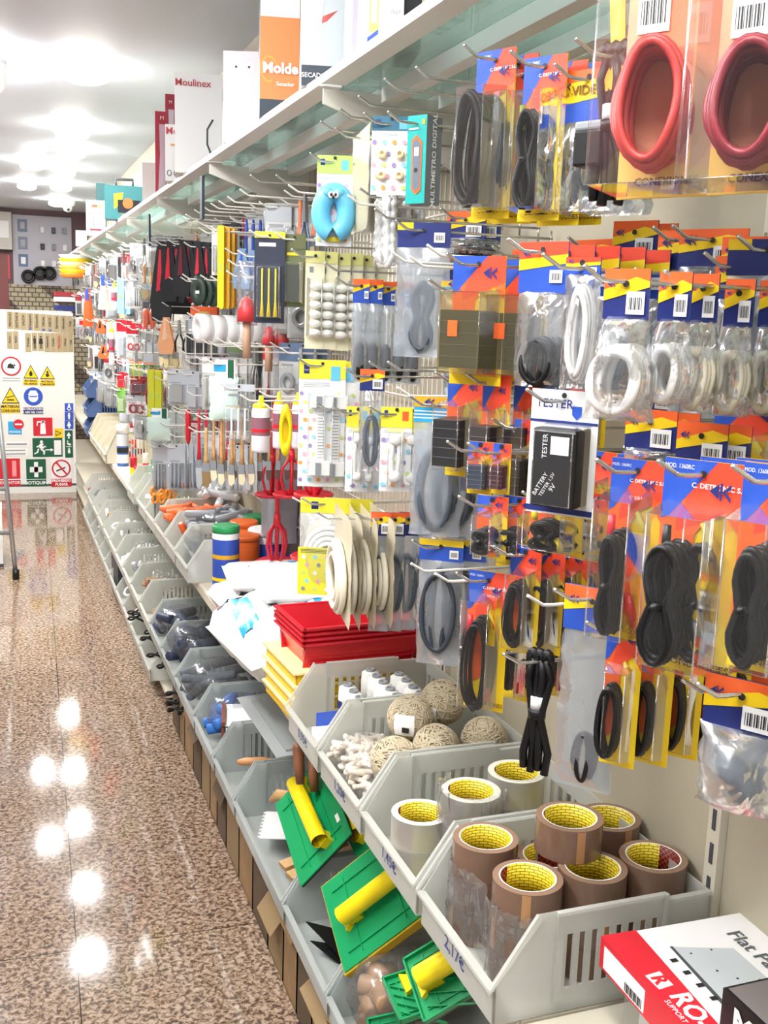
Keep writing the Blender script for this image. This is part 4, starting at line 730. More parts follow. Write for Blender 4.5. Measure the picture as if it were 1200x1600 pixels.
# ---------------------------------------------------------------- bin goods further along
def scat(q_,rd): pass
SC=K('scissor_orange','f59a2a',rough=.35)
for k in range(6):
    t=empty('scissors',(.60+.03*(k%3),4.33+.035*k,DZ+.10+.012*(k%2)),R(15*k)); tag(t,'orange handled scissors standing in the frosted bin, '+['nearest','second','third','fourth','fifth','farthest'][k]+' pair','scissors','orange handled scissors')
    q=M()
    for sx in (-1,1): q.tube([(sx*.014+.011*math.cos(a),0,.045+.018*math.sin(a)) for a in [2*math.pi*i/12 for i in range(12)]],.0055,SC,6,closed=True)
    q.build('handle',t); M().prism([(-.004,-.08),(.004,-.08),(.009,.03),(-.009,.03)],-.0015,.0015,STEEL).build('blade',t)
lumpbag((.72,4.13,DZ+.05),.2,.2,.09,BAG,dowels(.2,.2,.09,40,K('orange_sheet','f0763c'),.12,.012),'clear packet of orange foam pieces on top of its bin','packet',4)
lumpbag((.76,3.86,DZ+.09),.18,.22,.09,BAG,dowels(.18,.22,.09,18,K('grey_roll','9da0a6'),.12,.014),'clear packet with grey rolls lying over the bins','packet',5)
lumpbag((.84,4.3,DZ+.13),.12,.26,.09,BAG,dowels(.12,.2,.06,12,PAPER,.16,.016),'clear packet of white rolls above the scissors bin','packet',6)
for k,(y,l) in enumerate([(3.60,'nearest'),(3.62,'second'),(3.86,'third')]):
    pass
for k in range(8): 
    o=M().box(-.10,.10,-.012,.012,0,.11,CLEAR).build('clear_box',None,(.70,3.5+k*.028,DZ+.01)); tag(o,'flat clear plastic packet standing in the near frosted bin, '+['first','second','third','fourth','fifth','sixth','seventh','last'][k]+' from the canister','packet','flat clear packets')
o=M().box(0,.2,0,.36,0,.17,K('crate_green','0f8a50',rough=.5)).box(.005,.195,.005,.355,.165,.171,K('crate_green_dark','0a6038')).build('green_crate',None,(.70,4.95,DZ+.002)); tag(o,'deep green crate at the back of the deck behind the brushes','crate')
for k,(y,c_,l) in enumerate([(4.62,LYEL,'lemon packet with red lettering on the bin by the green crate'),(4.7,PAPER,'white and red paper packet lying over the bins')]):
    o=M().box(-.06,.06,-.05,.05,0,.03,c_).box(-.03,.03,-.02,.02,.03,.031,RED).build('small_packet',None,(.78,y,DZ+.16)); tag(o,l,'packet')
# spray cans and bottles on the deck
SB=K('can_steel_blue','3a63a8',rough=.3)
def spray(px,py,x,r,h,body,cap,label,bands):
    P=onz(px,py,DZ); can(P.x,P.y,r,h,body,cap,label,bands,name='spray_can',lidh=.045)
spray(192,728,0,.033,.20,SB,PAPER,'spray can with a white cap and blue and black print, leftmost on the shelf',[(.1,.35,PAPER),(.4,.55,INK),(.6,.95,K('can_silver','c9ccd2',rough=.3))])
spray(212,716,0,.033,.20,K('can_grey','b9bcc4',rough=.3),RED,'spray can with a red cap, second from the left',[(.05,.3,SB),(.45,.6,RED),(.7,.8,INK)])
spray(222,722,0,.028,.17,PAPER,GOLDT,'slim white can with a gold cap beside the red capped can',[(.3,.5,DRED)])
spray(209,752,0,.018,.085,NAVY,RED,'small dark bottle with a red cap, left of the yellow one',[(.4,.9,YELLOW)])
P=onz(218,757,DZ); can(P.x,P.y,.026,.075,YEL,RED,'small yellow and black glue tin with a red cap',[(.35,.75,INK)],name='glue_tin',lidh=.022)
spray(228,745,0,.016,.085,RED,PAPER,'small red bottle with a white cap behind the glue tin',[(.2,.5,YELLOW)])
# ---------------------------------------------------------------- flat panel box and black box on the deck, lower right corner
P0=Vector((.70,1.064,.845)); t=empty('bracket_carton',(0,0,0)); tag(t,'white and red carton of a flat panel mount at the lower right corner','carton')
t.location=(.695,.52,.832); t.rotation_euler=(0,0,R(-1.5))
M().box(0,.212,0,.545,0,.042,PAPER).build('body',t,bevel=.0015)
q=M(); q.box(-.0006,.0,.0,.5455,.0,.0425,RED); q.prism([(0,0),(.022,0),(.05,.545),(0,.545)],.0421,.0426,RED,ax='z')
q.box(-.0012,-.0006,.44,.535,.004,.034,PAPER)
for k in range(14): q.box(-.0016,-.0012,.445+k*.0028,.4462+k*.0028+(k%3)*.0004,.006,.018,INK)
TX=lambda x,y,z,r: Matrix.Translation((x,y,z))@Matrix.Rotation(R(r),4,'Z')
q.prism([(.008,.455),(.030,.458),(.031,.430),(.010,.427)],.0427,.0431,PAPER,ax='z'); q.text('R',.026,RED,TX(.020,.443,.0434,-92),bold=.04); q.text('RO-10',.036,PAPER,TX(.024,.365,.0432,-92),bold=.03); q.text('SUPPORT LCD',.010,PAPER,TX(.005,.375,.0432,-92))
q.text('R',.04,PAPER,Matrix.Translation((-.0014,.36,.02))@Matrix.Rotation(R(-90),4,'Z')@Matrix.Rotation(R(90),4,'X'),bold=.04); q.text('RO-10',.028,PAPER,Matrix.Translation((-.0014,.26,.018))@Matrix.Rotation(R(-90),4,'Z')@Matrix.Rotation(R(90),4,'X'),bold=.03)
q.text('Flat Panel',.030,K('grey_lettering','5a5f66'),TX(.172,.45,.0432,-88),bold=.01)
q.prism([(.072,.5),(.15,.475),(.155,.2),(.058,.2)],.0422,.0427,K('printed_steel','c4cccf'),ax='z')
q.prism([(.072,.5),(.076,.5),(.064,.2),(.055,.2)],.0427,.0429,DGREY,ax='z')
for k in range(11): q.box(.066-.001*k,.075-.001*k,.21+k*.026,.216+k*.026,.0429,.0434,INK)
for (u,v) in [(.09,.48),(.10,.44),(.115,.42),(.12,.40),(.14,.41),(.14,.40),(.14,.39),(.145,.34),(.145,.33),(.10,.30),(.08,.24),(.12,.48),(.13,.30)]: q.lathe([(.0018,.0429),(1e-5,.0433)],INK,8,Matrix.Translation((u,v,0)),caps=False)
q.build('carton_print',t)
o=M().box(.72,.905,.62,1.02,DZ+.001,.831,CLEAR).box(.73,.9,.63,1.0,DZ+.002,.82,K('pale_carton','e7e7e2')).build('clear_tub'); tag(o,'clear tub of pale boxes under the flat panel mount carton','tub')
t=empty('black_carton',(.735,.46,.876)); tag(t,'black carton with white lettering lying on the flat panel mount box','carton'); M().box(0,.16,0,.40,0,.055,BLACK).box(.004,.156,.004,.396,.0551,.056,K('grey_lid','77706e')).build('body',t,bevel=.0015)
M().text('MO',.042,PAPER,Matrix.Translation((-.001,.345,.028))@Matrix.Rotation(R(-90),4,'Z')@Matrix.Rotation(R(90),4,'X'),bold=.05).build('lettering',t)
# ---------------------------------------------------------------- goods in the lower bins
def plate3(p0,p1,p2,mt,th,name,label,cat):
    """flat plate through three corners: p0 origin, p1 along, p2 across"""
    u=(p1-p0); v=(p2-p0); n=u.cross(v).normalized(); v=n.cross(u.normalized())*v.length*abs(v.normalized().dot(n.cross(u.normalized()))); L=u.length; H_=v.length
    X=u.normalized(); Y=v.normalized(); Z=X.cross(Y)
    Mx=Matrix(((X.x,Y.x,Z.x,p0.x),(X.y,Y.y,Z.y,p0.y),(X.z,Y.z,Z.z,p0.z),(0,0,0,1)))
    t=empty(name); t.matrix_world=Mx; tag(t,label,cat); return t,L,H_
def handle(m,L,z0,mt,r=.019,open_=True):
    m.grid(lambda u,v:(v*L,math.cos(math.pi*2*u)*r,z0+.03+math.sin(math.pi*2*u)*r*1.05),16,4,mt); m.grid(lambda u,v:(.002+v*(L-.004),math.cos(math.pi*2*u)*r*.82,z0+.03+math.sin(math.pi*2*u)*r*.86),16,4,K('yellow_inner','c2a60c',rough=.45))
    m.prism([(0,-r*.8),(0,r*.8),(-.012,r*1.1),(-.012,-r*1.1)],z0,z0+.012,mt,ax='z')
    for x in (.0,L-.03): m.box(x,x+.03,-r*.7,r*.7,z0,z0+.02,mt)
def gfloat(p0,p1,p2,label,side=1,sponge=None,ribs=False,hx=.18,hy=.5,hl=.14,along=0):
    t,L,Hh=plate3(p0,p1,p2,GREEN,.006,'plastic_float',label,'float'); m=M(); m.box(0,L,0,Hh,-.004,0,GREEN)
    for y in (Hh*.25,Hh*.75): m.box(L*.08,L*.92,y-.001,y+.001,0,.0035,GREEN)
    for x in (L*.15,L*.85): m.box(x-.001,x+.001,Hh*.1,Hh*.9,0,.0035,GREEN)
    if ribs:
        for a,b,c,d in ((0,L,0,.003),(0,L,Hh-.003,Hh),(0,.003,0,Hh),(L-.003,L,0,Hh)): m.box(a,b,c,d,0,.009,GREEN)
        for k in range(4):
            x=L*(.2+.2*k); m.prism([(x,Hh*.1),(x+.002,Hh*.1),(x+.05,Hh*.9),(x+.048,Hh*.9)],0,.006,GREEN,ax='z')
    m.build('base_plate',t); pt=M().box(L*.70,L*.70+.022,Hh*.86,Hh*.86+.010,.0,.0012,PAPER).build('price_tag',t)
    if sponge: M().box(-.004,L+.004,-.004,Hh+.004,-.028,-.004,sponge).build('sponge_pad',t)
    else: M().box(0,L,0,Hh,-.009,-.004,BLACK).build('rubber_pad',t)
    q=M(); handle(q,hl,0,YEL); T=Matrix.Translation((L*hx,Hh*hy,0))@Matrix.Rotation(R(along),4,'Z'); q.v=[tuple(T@Vector(v)) for v in q.v]; q.build('handle',t); return t
SP=K('yellow_sponge','d9b52a',rough=.9,bump=.8,bscale=300)
# first float: stands steeply in its bin, long side running away from the wall
A=onx(430,1258,.60); B=onx(470,1385,.60); Cc=onx(522,1232,.70)
gfloat(A,B,Cc,'large green float with a long yellow handle standing in the lower bin',hx=.12,hy=.55,hl=.20,along=4)
A=onx(500,1225,.72); B=onx(560,1345,.72); Cc=onx(600,1240,.80); gfloat(A,B,Cc,'darker green float behind the large one with its yellow handle low',hx=.6,hy=.3,hl=.10,along=0)
A=onx(502,1386,.60); B=onx(538,1520,.60); Cc=onx(655,1362,.74); gfloat(A,B,Cc,'green float on a yellow sponge pad with a price tag',sponge=SP,hx=.55,hy=.22,hl=.17,along=90)
A=onx(632,1500,.60); B=onx(665,1600,.60); Cc=onx(745,1455,.70); gfloat(A,B,Cc,'ribbed green float at the bottom, nearest the camera',ribs=True,hx=.5,hy=.18,hl=.15,along=90)
A=onx(597,1532,.60); B=onx(625,1600,.60); Cc=onx(660,1500,.68); gfloat(A,B,Cc,'ribbed green float with a yellow stub left of the nearest one',ribs=True,hx=.3,hy=.5,hl=.06,along=90)
A=onx(575,1590,.585); B=onx(590,1680,.585); Cc=onx(640,1570,.65); gfloat(A,B,Cc,'dark green float edge low under the ribbed floats',ribs=True,hx=.9,hy=.5,hl=.05,along=90)
# steel float with brown handle, lying across the bins
A=onx(370,1090,.585); B=onx(432,1184,.575); Cc=onx(428,1087,.68); t,L,Hh=plate3(A,B,Cc,STEEL,.002,'steel_float','flat grey steel plastering float with a brown handle lying across the lower bins','float')
GP=K('grey_float_plate','9fa5a6',rough=.4,metal=.3)
M().box(0,L,0,Hh,-.0015,0,GP).build('steel_plate',t); M().box(L*.12,L*.95,Hh*.30,Hh*.55,0,.006,K('float_spine','868b8b',rough=.5)).build('spine',t)
P=onx(465,1180,.60); o=M().tube([(0,0,.03),(.0,-.002,.02),(.002,-.01,-.03),(.002,-.02,-.06)],[.008,.013,.012,.009],DWOOD,10).build('wooden_tool_handle',None,P); tag(o,'brown wooden tool grip poking out below the steel float','wooden grip')  # bare handle of a wooden-handled tool
P=onx(487,1200,.66); o=M().tube([(0,0,.03),(.002,-.01,-.02),(.002,-.02,-.05)],[.009,.012,.009],DWOOD,10).build('wooden_tool_handle',None,P); tag(o,'second brown wooden tool grip behind the first one','wooden grip')
# TOTAL box
P=onz(328,1170,LZ+.01); t=empty('notched_box',(.62,3.10,LZ+.006),R(-12)); tag(t,'brown and white boxed pack marked TOTAL standing in the lower bin','box'); M().box(0,.012,-.09,.09,0,.15,K('brown_print','7a4030')).box(.012,.09,-.09,.09,0,.14,PAPER).build('body',t); q=M().text('TOTAL',.03,INK,TF(.05,-.0915,.125),bold=.02); q.box(.02,.085,-.0915,-.0905,.03,.1,K('print_lilac','c9bfc9')); q.build('lettering',t)
# loose wooden tool handles, battens and pointed trowels
for k,(x,y,z,l) in enumerate([(.62,2.86,.36,'upper'),(.65,2.84,.34,'lower')]):
    o=M().tube([(0,0,0),(.02,-.01,.004),(.07,-.02,.006),(.12,-.03,0)],[.007,.012,.010,.006],K('light_handle','c98f5c',rough=.4),10).build('wooden_tool_handle',None,(x,y,z)); tag(o,'glossy light wooden tool handle in the bin under the steel float, '+l+' one','wooden grip')
for k in range(2):
    o=M().box(-.02,.16,-.018,.018,0,.012,WOOD).build('wooden_ruler',None,(.64,2.34-.07*k,LZ+.035+.01*k),(0,R(-8),R(12))); tag(o,'short pale wooden batten in front of the large green float, '+['upper','lower'][k]+' one','batten')
A=onx(400,1300,.60); 
t=empty('notched_trowel',(.615,2.52,LZ+.03),R(-20)); tag(t,'notched white trowel with a pale wooden handle left of the large green float','trowel'); m=M(); m.box(0,.12,-.075,.075,.03,.0315,K('trowel_white','d9d9da',rough=.35))
for k in range(8): m.box(-.006,0,-.07+k*.019,-.062+k*.019,.03,.0315,K('trowel_white','d9d9da'))
m.build('blade',t); M().tube([(.01,.10,.05),(.03,.09,.075),(.08,.07,.08),(.12,.06,.07)],[.008,.014,.013,.009],WOOD,10).build('handle',t)
for k,(px,py,x) in enumerate([(478,1440,.60),(485,1470,.60)]):
    P=onx(px,py,x); o=M().prism([(0,0),(.10,.05),(.13,-.03)],-.0015,.0015,BLACK,ax='z').build('pointed_trowel',None,P,(R(10),R(25),R(-40+10*k))); tag(o,'black pointed trowel blade under the sponge float, '+['upper','lower'][k]+' one','trowel')
for k in range(2):
    o=M().tube([(0,0,0),(.05,-.015,.0)],[.011,.013],WOOD,10).build('wooden_peg',None,(.625,2.20-.03*k,LZ+.045-.012*k)); tag(o,'rounded pale wooden peg at the foot of the large green float, '+['upper','lower'][k],'peg')
# clear bags and black parts
def blk(n,ln,r,mt=BLKC): return dowels(.2,.2,.1,n,mt,ln,r)
GB=K('grey_glove','5a6068',rough=.7)
lumpbag((.70,1.72,LZ+.02),.22,.16,.15,BAG,dowels(.16,.1,.12,26,K('tan_sponge','b08a66'),.05,.02),'clear bag of tan sponges beside the ribbed green floats','bag',11)
lumpbag((.69,3.52,LZ+.04),.24,.26,.14,BAG,dowels(.2,.2,.12,24,GB,.10,.016),'clear bag of dark grey gloves in its lower bin','bag',12)
lumpbag((.68,3.92,LZ+.06),.22,.24,.14,HAZY,dowels(.2,.2,.12,20,K('navy_part','2c3650'),.08,.02),'crumpled clear bag with dark blue parts','bag',13)
lumpbag((.68,4.28,LZ+.05),.2,.22,.12,HAZY,dowels(.2,.2,.1,16,K('navy_part','2c3650'),.08,.02),'crumpled bright bag behind the dark blue parts','bag',14)
lumpbag((.69,3.2,LZ+.05),.2,.14,.12,BAG,dowels(.18,.12,.1,14,K('blue_pack','2f6fc0'),.06,.018),'clear packet with blue parts behind the TOTAL box','bag',15)
for k,(x,y,z,n,l) in enumerate([(.66,3.95,.07,12,'nearest'),(.65,4.3,.12,9,'second'),(.65,4.62,.14,8,'third'),(.65,4.98,.14,7,'fourth')]):
    q=M(); rd=random.Random(k)
    for j in range(n):
        c=(rd.uniform(-.06,.06),rd.uniform(-.1,.1),rd.uniform(.0,.05)); q.tube([(c[0]+.05*math.cos(a)*rd.uniform(.9,1.1),c[1]+.035*math.sin(a),c[2]+.015*math.sin(2*a)) for a in [2*math.pi*i/14 for i in range(14)]],.005,BLKC,6,closed=True)
    o=q.build('cable_heap',None,(x,y,z+.05)); tag(o,'tangled heap of black cable in the floor level bins, '+l+' to the camera','cable heap',kind=None)
# small goods heaped in the bins further along
def heap(x0,x1,y0,y1,z,n,mts,label,seed,sz=.03):
    rd=random.Random(seed); q=M()
    for k in range(n):
        T=Matrix.Translation((rd.uniform(x0,x1),rd.uniform(y0,y1),z+rd.uniform(.01,.09)))@Matrix.Rotation(rd.uniform(0,6),4,'Z')@Matrix.Rotation(rd.uniform(-1,1),4,'X'); s=sz*rd.uniform(.6,1.5); c=mts[k%len(mts)]; ty=rd.randrange(3)
        if ty==0: q.box(-s,s,-s*.5,s*.5,-s*.25,s*.25,c,T)
        elif ty==1: q.lathe([(s*.35,-s),(s*.4,s*.8),(s*.2,s)],c,8,T)
        else: q.tube([(s*math.cos(a),s*math.sin(a),0) for a in [i*math.pi/4 for i in range(8)]],s*.2,c,5,closed=True,T=T)
    o=q.build('small_goods'); tag(o,label,'small goods',kind='stuff')
HG=[(PAPER,WHC),(PAPER,SLVX:=K('silver_pack','b9bec4',rough=.35)),(WHC,BLACK,PAPER),(WOOD,PAPER),(PAPER,CLEAR,WHC),(GREY,SLVX),(PAPER,RED,WHC),(WHC,PAPER),(GREY,CARDB),(CARDB,DWOOD,GREY),(SLVX,PAPER)]
for k,(a,b,l) in enumerate(la):
    if a>4.4: heap(.62,.86,a+.05,b-.05,LZ+.01,16,HG[k%11],'loose small goods in the lower shelf bin '+l,k)
for k,(a,b,l) in enumerate(lb):
    if a>5.1: heap(.62,.86,a+.05,b-.05,.07,14,HG[(k+4)%11],'loose small goods in the floor level bin '+l,50+k)
for k,(a,b,l) in enumerate([(3.75,3.99,'orange foam sheet bin'),(4.01,4.27,'flat clear packet bin'),(4.57,4.82,'bin by the green crate'),(5.0,5.26,'bin past the green crate'),(6.4,6.65,'nearest cream bin'),(6.7,6.95,'second cream bin')]): heap(.63,.86,a+.04,b-.04,DZ+.01,14,[(CLEAR,ORANGE,PAPER),(CLEAR,SLVX),(LYEL,PAPER,RED),(PAPER,BLUE,GREEN),(PAPER,RED),(CREAM,PAPER)][k],'small packs lying in the '+l,80+k)
# cardboard boxes standing on the plinth near the camera
rd=random.Random(21); y=1.3; k=0
while y<4.1:
    w=rd.uniform(.12,.2); h=rd.uniform(.16,.22); t=empty('cardboard_box',(.622,y,.001)); cc=[CARDB,K('cardboard_light','8d7552',rough=.8),K('cardboard_dark','5c4a35',rough=.8)][k%3]
    q=M()
    for a,b,c_,d in ((0,.003,0,w-.008),(.25,.253,0,w-.008),(0,.253,0,.003),(0,.253,w-.011,w-.008)): q.box(a,b,c_,d,0,h,cc)
    q.box(0,.25,0,w-.01,0,.003,cc); q.build('body',t)
    fa=rd.uniform(-.035,.012); fh=rd.uniform(.02,.05)*(1 if rd.random()<.6 else -1)
    M().prism([(0,h),(fa,h-fh),(fa+.002,h-fh),(.002,h)],.004,w-.012,cc,ax='y').build('flap',t)
    q=M()
    pc=[K('box_red','8e2a28'),YEL,K('box_blue','3b5f9c'),WOOD,K('box_green','4a6b3a'),GREY][k%6]
    for j in range(9): q.box(.01+.022*(j%5),.03+.022*(j%5),.012+.03*(j//5),.035+.03*(j//5),.004,h-.03+.006*(j%4),pc if j%3 else GREY)
    q.build('contents',t); tag(t,'worn open cardboard box on the floor plinth, number '.replace(', number ','')+', '+['nearest the camera','second from the camera','third from the camera','fourth from the camera','fifth from the camera','sixth from the camera','seventh from the camera','eighth from the camera','ninth from the camera','tenth from the camera','eleventh from the camera','twelfth from the camera','thirteenth','fourteenth','fifteenth','sixteenth','seventeenth','eighteenth','nineteenth','twentieth','twenty first'][k]+' with '+['red','yellow','blue','wooden','green','grey'][k%6]+' goods','cardboard box','cardboard boxes along the plinth'); y+=w; k+=1
# ---------------------------------------------------------------- cartons on the glass top shelf
SZ=TZ+.008
def topbox(L,Rr,T,x,th,d,front,side,label,fn=None,name='carton',B=None,zb=None):
    P,w,h=solve(L,Rr,T,B or 300,x,th); zb=SZ if zb is None else zb; h=P.z-zb
    t=empty(name,(P.x,P.y,zb),R(th)); tag(t,label,'box'); M().box(-w/2,w/2,0,d,0,h,side).box(-w/2,w/2,-.0006,0,0,h,front).build('carton_body',t,bevel=.0015)
    if fn: q=M(); fn(q,w,h); q.build('carton_print',t)
    return t
def G(m,w,h,pts,mt,k=1): m.face([((u-.5)*w,-.0006-.0005*k,h*(1-v)) for u,v in pts],mt)
OR2=K('carton_orange','ee8a4e',rough=.45)
def f_mold(q,w,h):
    G(q,w,h,rect(0,0,1,.9),OR2); G(q,w,h,rect(0,0,1,.35),K('feather_white','eee8ea'),2); G(q,w,h,rect(0,.88,1,1),K('slate_print','39444f'),2)
    q.text('Molde',w*.36,PAPER,TF(w*.02,-.004,h*.32),bold=.04); q.text('Secador',w*.14,PAPER,TF(w*.15,-.004,h*.22),bold=.02)
    for k in range(22):
        a=math.pi*.4+2*math.pi*k/28; G(q,w,h,[(.22+.2*math.cos(a),.68+.08*math.sin(a)),(.24+.2*math.cos(a),.68+.08*math.sin(a)),(.24+.2*math.cos(a),.69+.08*math.sin(a)),(.22+.2*math.cos(a),.69+.08*math.sin(a))],YELLOW,3)
def f_sec(q,w,h):
    G(q,w,h,rect(0,0,1,1),K('silver_print','c6cfd4')); G(q,w,h,rect(0,.84,1,1),K('slate_print','39444f'),2); q.text('SECADOR PELO',w*.14,PAPER,TF(0,-.004,h*.08),bold=.02)
    G(q,w,h,[(.1,.08),(.5,.1),(.4,.7),(.15,.75),(.05,.4)],PAPER,2)
def dryer(t,w,h):
    q=M(); q.tube([(-w*.22,-.004,h*.45),(0,-.004,h*.52),(w*.4,-.004,h*.62)],[w*.10,w*.13,w*.10],K('dryer_red','c9544e',rough=.35),10,T=Matrix.Diagonal((1,.08,1,1))); q.tube([(w*.15,-.004,h*.5),(w*.22,-.004,h*.15)],[w*.08,w*.06],K('dryer_red','c9544e'),10,T=Matrix.Diagonal((1,.08,1,1))); q.build('dryer_picture',t)
topbox(408,470,-60,.63,-12,.16,OR2,K('carton_dark','3a4652'),'orange hair curler carton with a white feathery top, hanging over the lower shelf edge',f_mold)
t=topbox(474,546,-70,.625,-14,.14,PAPER,PAPER,'silver hair dryer carton with a red dryer picture',f_sec); 
P,w_,h_=solve(474,546,-70,300,.625,-14); dryer(t,w_,P.z-SZ)
def f_straight(q,w,h): G(q,w,h,[(.2,0),(.5,0),(.5,.8),(.35,.9),(.2,.8)],K('lilac_grey','a9a4b4'),1); 
topbox(547,576,-60,.625,-14,.12,PAPER,PAPER,'slim white carton with a grey appliance picture',f_straight)
def f_green(q,w,h): G(q,w,h,rect(.1,.0,.6,.8),LIME); G(q,w,h,rect(.2,0,.5,.7),K('pale_cyan','b8e4ee'),2); G(q,w,h,[(0,.86),(1,.7),(1,1),(0,1)],BLUE,2)
topbox(577,606,-70,.625,-14,.12,PAPER,PAPER,'white carton with a lime frame and blue corner',f_green)
def f_7629(q,w,h): q.text('7629',w*.3,GREY,TF(0,-.004,h*.3))
topbox(607,634,-70,.62,-12,.12,PAPER,PAPER,'white carton marked 7629',f_7629)
topbox(636,662,-70,.68,-12,.12,K('carton_black','2a2d31'),K('carton_black','2a2d31'),'black carton at the right end of the top shelf')
def f_pink(q,w,h):
    G(q,w,h,rect(.0,0,1,.55),K('soft_pink','f6d2d6')); 
    for u in (.35,.7): G(q,w,h,circ(u,.16,w*.11,w,h,16),PAPER,2); G(q,w,h,circ(u,.17,w*.035,w,h,10),INK,3)
topbox(349,407,80,.63,-20,.2,PAPER,K('soft_pink2','f7dfe0'),'pale pink and white carton with two round dials near its top',f_pink)
topbox(390,424,140,.615,-30,.08,PAPER,K('blue_grey_side','8da3ad'),'small white box at the foot of the pink carton')
def f_moul(q,w,h):
    q.text('Moulinex',w*.2,K('script_red','c03a3e'),TF(-w*.12,-.004,h*.9)@Matrix.Shear('XZ',4,(0,0)),bold=.01); q.tube([(w*.30,-.003,h*.55),(w*.18,-.003,h*.45),(w*.18,-.003,h*.3),(w*.28,-.003,h*.18)],.0035,DGREY,6,T=Matrix.Diagonal((1,.3,1,1)))
    for k in range(4): q.box(w*.26,w*.36,-.002,-.0008,h*(.06+k*.03),h*(.075+k*.03),K('coral','f07868'))
topbox(273,348,115,.64,-10,.2,PAPER,PAPER,'large white carton with red script lettering at the top',f_moul)
def f_moul2(q,w,h):
    q.text('Mou',w*.36,K('script_red','c03a3e'),TF(-w*.15,-.004,h*.88),bold=.015); q.box(-w*.3,w*.3,-.002,-.0008,h*.62,h*.66,K('pastry','e8b070')); q.box(-w*.1,w*.3,-.002,-.0008,h*.32,h*.38,K('pastry2','e0a050'))
    for u in (-.35,-.1,.15): q.tube([(u*w+w*.08*math.cos(a),-.003,h*.14+w*.1*math.sin(a)) for a in [2*math.pi*i/14 for i in range(14)]],.0016,GREY,4,closed=True)
    q.text('3',w*.2,DGREY,TF(w*.42,-.004,h*.45))
topbox(258,300,195,.615,-10,.1,PAPER,PAPER,'lower white carton with red script and pastry pictures in front of the large one',f_moul2)
def f_red(q,w,h): G(q,w,h,[(.3,.15),(.8,.15),(.75,.5),(.9,.95),(.2,.95),(.35,.5)],K('jug_grey','d8d0da')); q.text('M',w*.4,PAPER,TF(0,-.004,h*.92))
topbox(258,275,147,.66,-10,.1,K('carton_red','b32a42'),K('carton_red','b32a42'),'narrow red carton between the white cartons',f_red)
topbox(242,264,174,.64,-10,.1,K('carton_red','b32a42'),K('carton_red','b32a42'),'tall red carton with a pale jug picture, leftmost of the red pair',f_red)
topbox(222,242,254,.63,-10,.12,PAPER,PAPER,'white carton with small blue marks left of the red ones')
def f_tool(q,w,h):
    G(q,w,h,[(.25,.25),(.5,.2),(.45,.55),(.25,.7)],GOLDT); G(q,w,h,rect(.35,.42,.95,.8),BLACK,2); G(q,w,h,circ(.62,.52,w*.14,w,h),ORANGE,3); G(q,w,h,rect(.45,.84,.85,.94),ORANGE,3)
PG=K('petrol_green','2f6f72',rough=.45)
t=topbox(163,222,290,.62,-8,.12,PG,PG,'petrol green power tool case with orange and black picture',f_tool,name='tool_case'); 
P,w_,h_=solve(163,222,290,300,.62,-8); M().tube([(-w_*.2,.05,P.z-SZ),(-w_*.2,.05,P.z-SZ+.035),(w_*.25,.05,P.z-SZ+.035),(w_*.25,.05,P.z-SZ)],.008,DGREY,6).build('handle',t)
topbox(150,165,286,.66,-8,.1,PG,PG,'dark green box behind the power tool case')
def f_post(q,w,h):
    q.text('QUICK-FIX',w*.14,GREY,TF(0,-.004,h*.95)); G(q,w,h,rect(.3,.12,.6,.2),K('photo_brown','b0603c')); G(q,w,h,rect(.62,.12,.92,.2),K('photo_tan','d09a70'),1)
    for a in range(4):
        for b in range(2): G(q,w,h,circ(.4+.35*b,.38+a*.1,w*.035,w,h,8),DGREY)
    G(q,w,h,rect(.2,.8,.8,.86),RED)
topbox(134,164,313,.60,-6,.004,PAPER,PAPER,'white poster with small photos standing at the far end of the top shelf',f_post,name='poster')
topbox(118,135,360,.60,-6,.1,PAPER,PAPER,'plain white carton left of the poster')
M().prism([(-.08,0),(.08,0),(.05,.05),(-.05,.05)],-.09,.09,K('smoke_box','c9ccce',rough=.4)).build('air_vent',None,(.82,4.05,2.55)); tag(bpy.data.objects['air_vent'],'pale wedge shaped unit on the wall above the white cartons','wall unit')
bpy.data.objects['air_vent'].location=(.90,4.6,2.50)
for px,T,B,l in [(316,275,343,'nearer, below the white cartons'),(233,335,385,'farther, below the tool case')]:
    P=onx(px,T,.60); z2=onx(px,B,.60).z; o=M().box(-.004,.004,-.018,.018,z2-P.z,0,K('navy_strap','2e3a48',rough=.6)).build('hanging_strap',None,P); tag(o,'dark strap hanging from the glass shelf edge, '+l,'strap')
# stack of shallow basins at the far end of the top shelf
for k in range(6):
    cc=[K('basin_orange','f08a28'),YELLOW,K('basin_amber','f5b03a'),K('basin_cream','f6e8b8'),YELLOW,PAPER][k]; o=M().lathe([(.10,0),(.13,.03),(.135,.03),(.104,-.003)],cc,28,caps=False).lathe([(.10,.0),(1e-5,.0)],cc,28,caps=False).build('basin',None,(.60,8.9,1.885+k*.028)); tag(o,'shallow round basin in the stack under the far shelf end, '+['lowest, orange','second, yellow','third, amber','fourth, cream','fifth, yellow','topmost, white'][k],'basin','round basins')
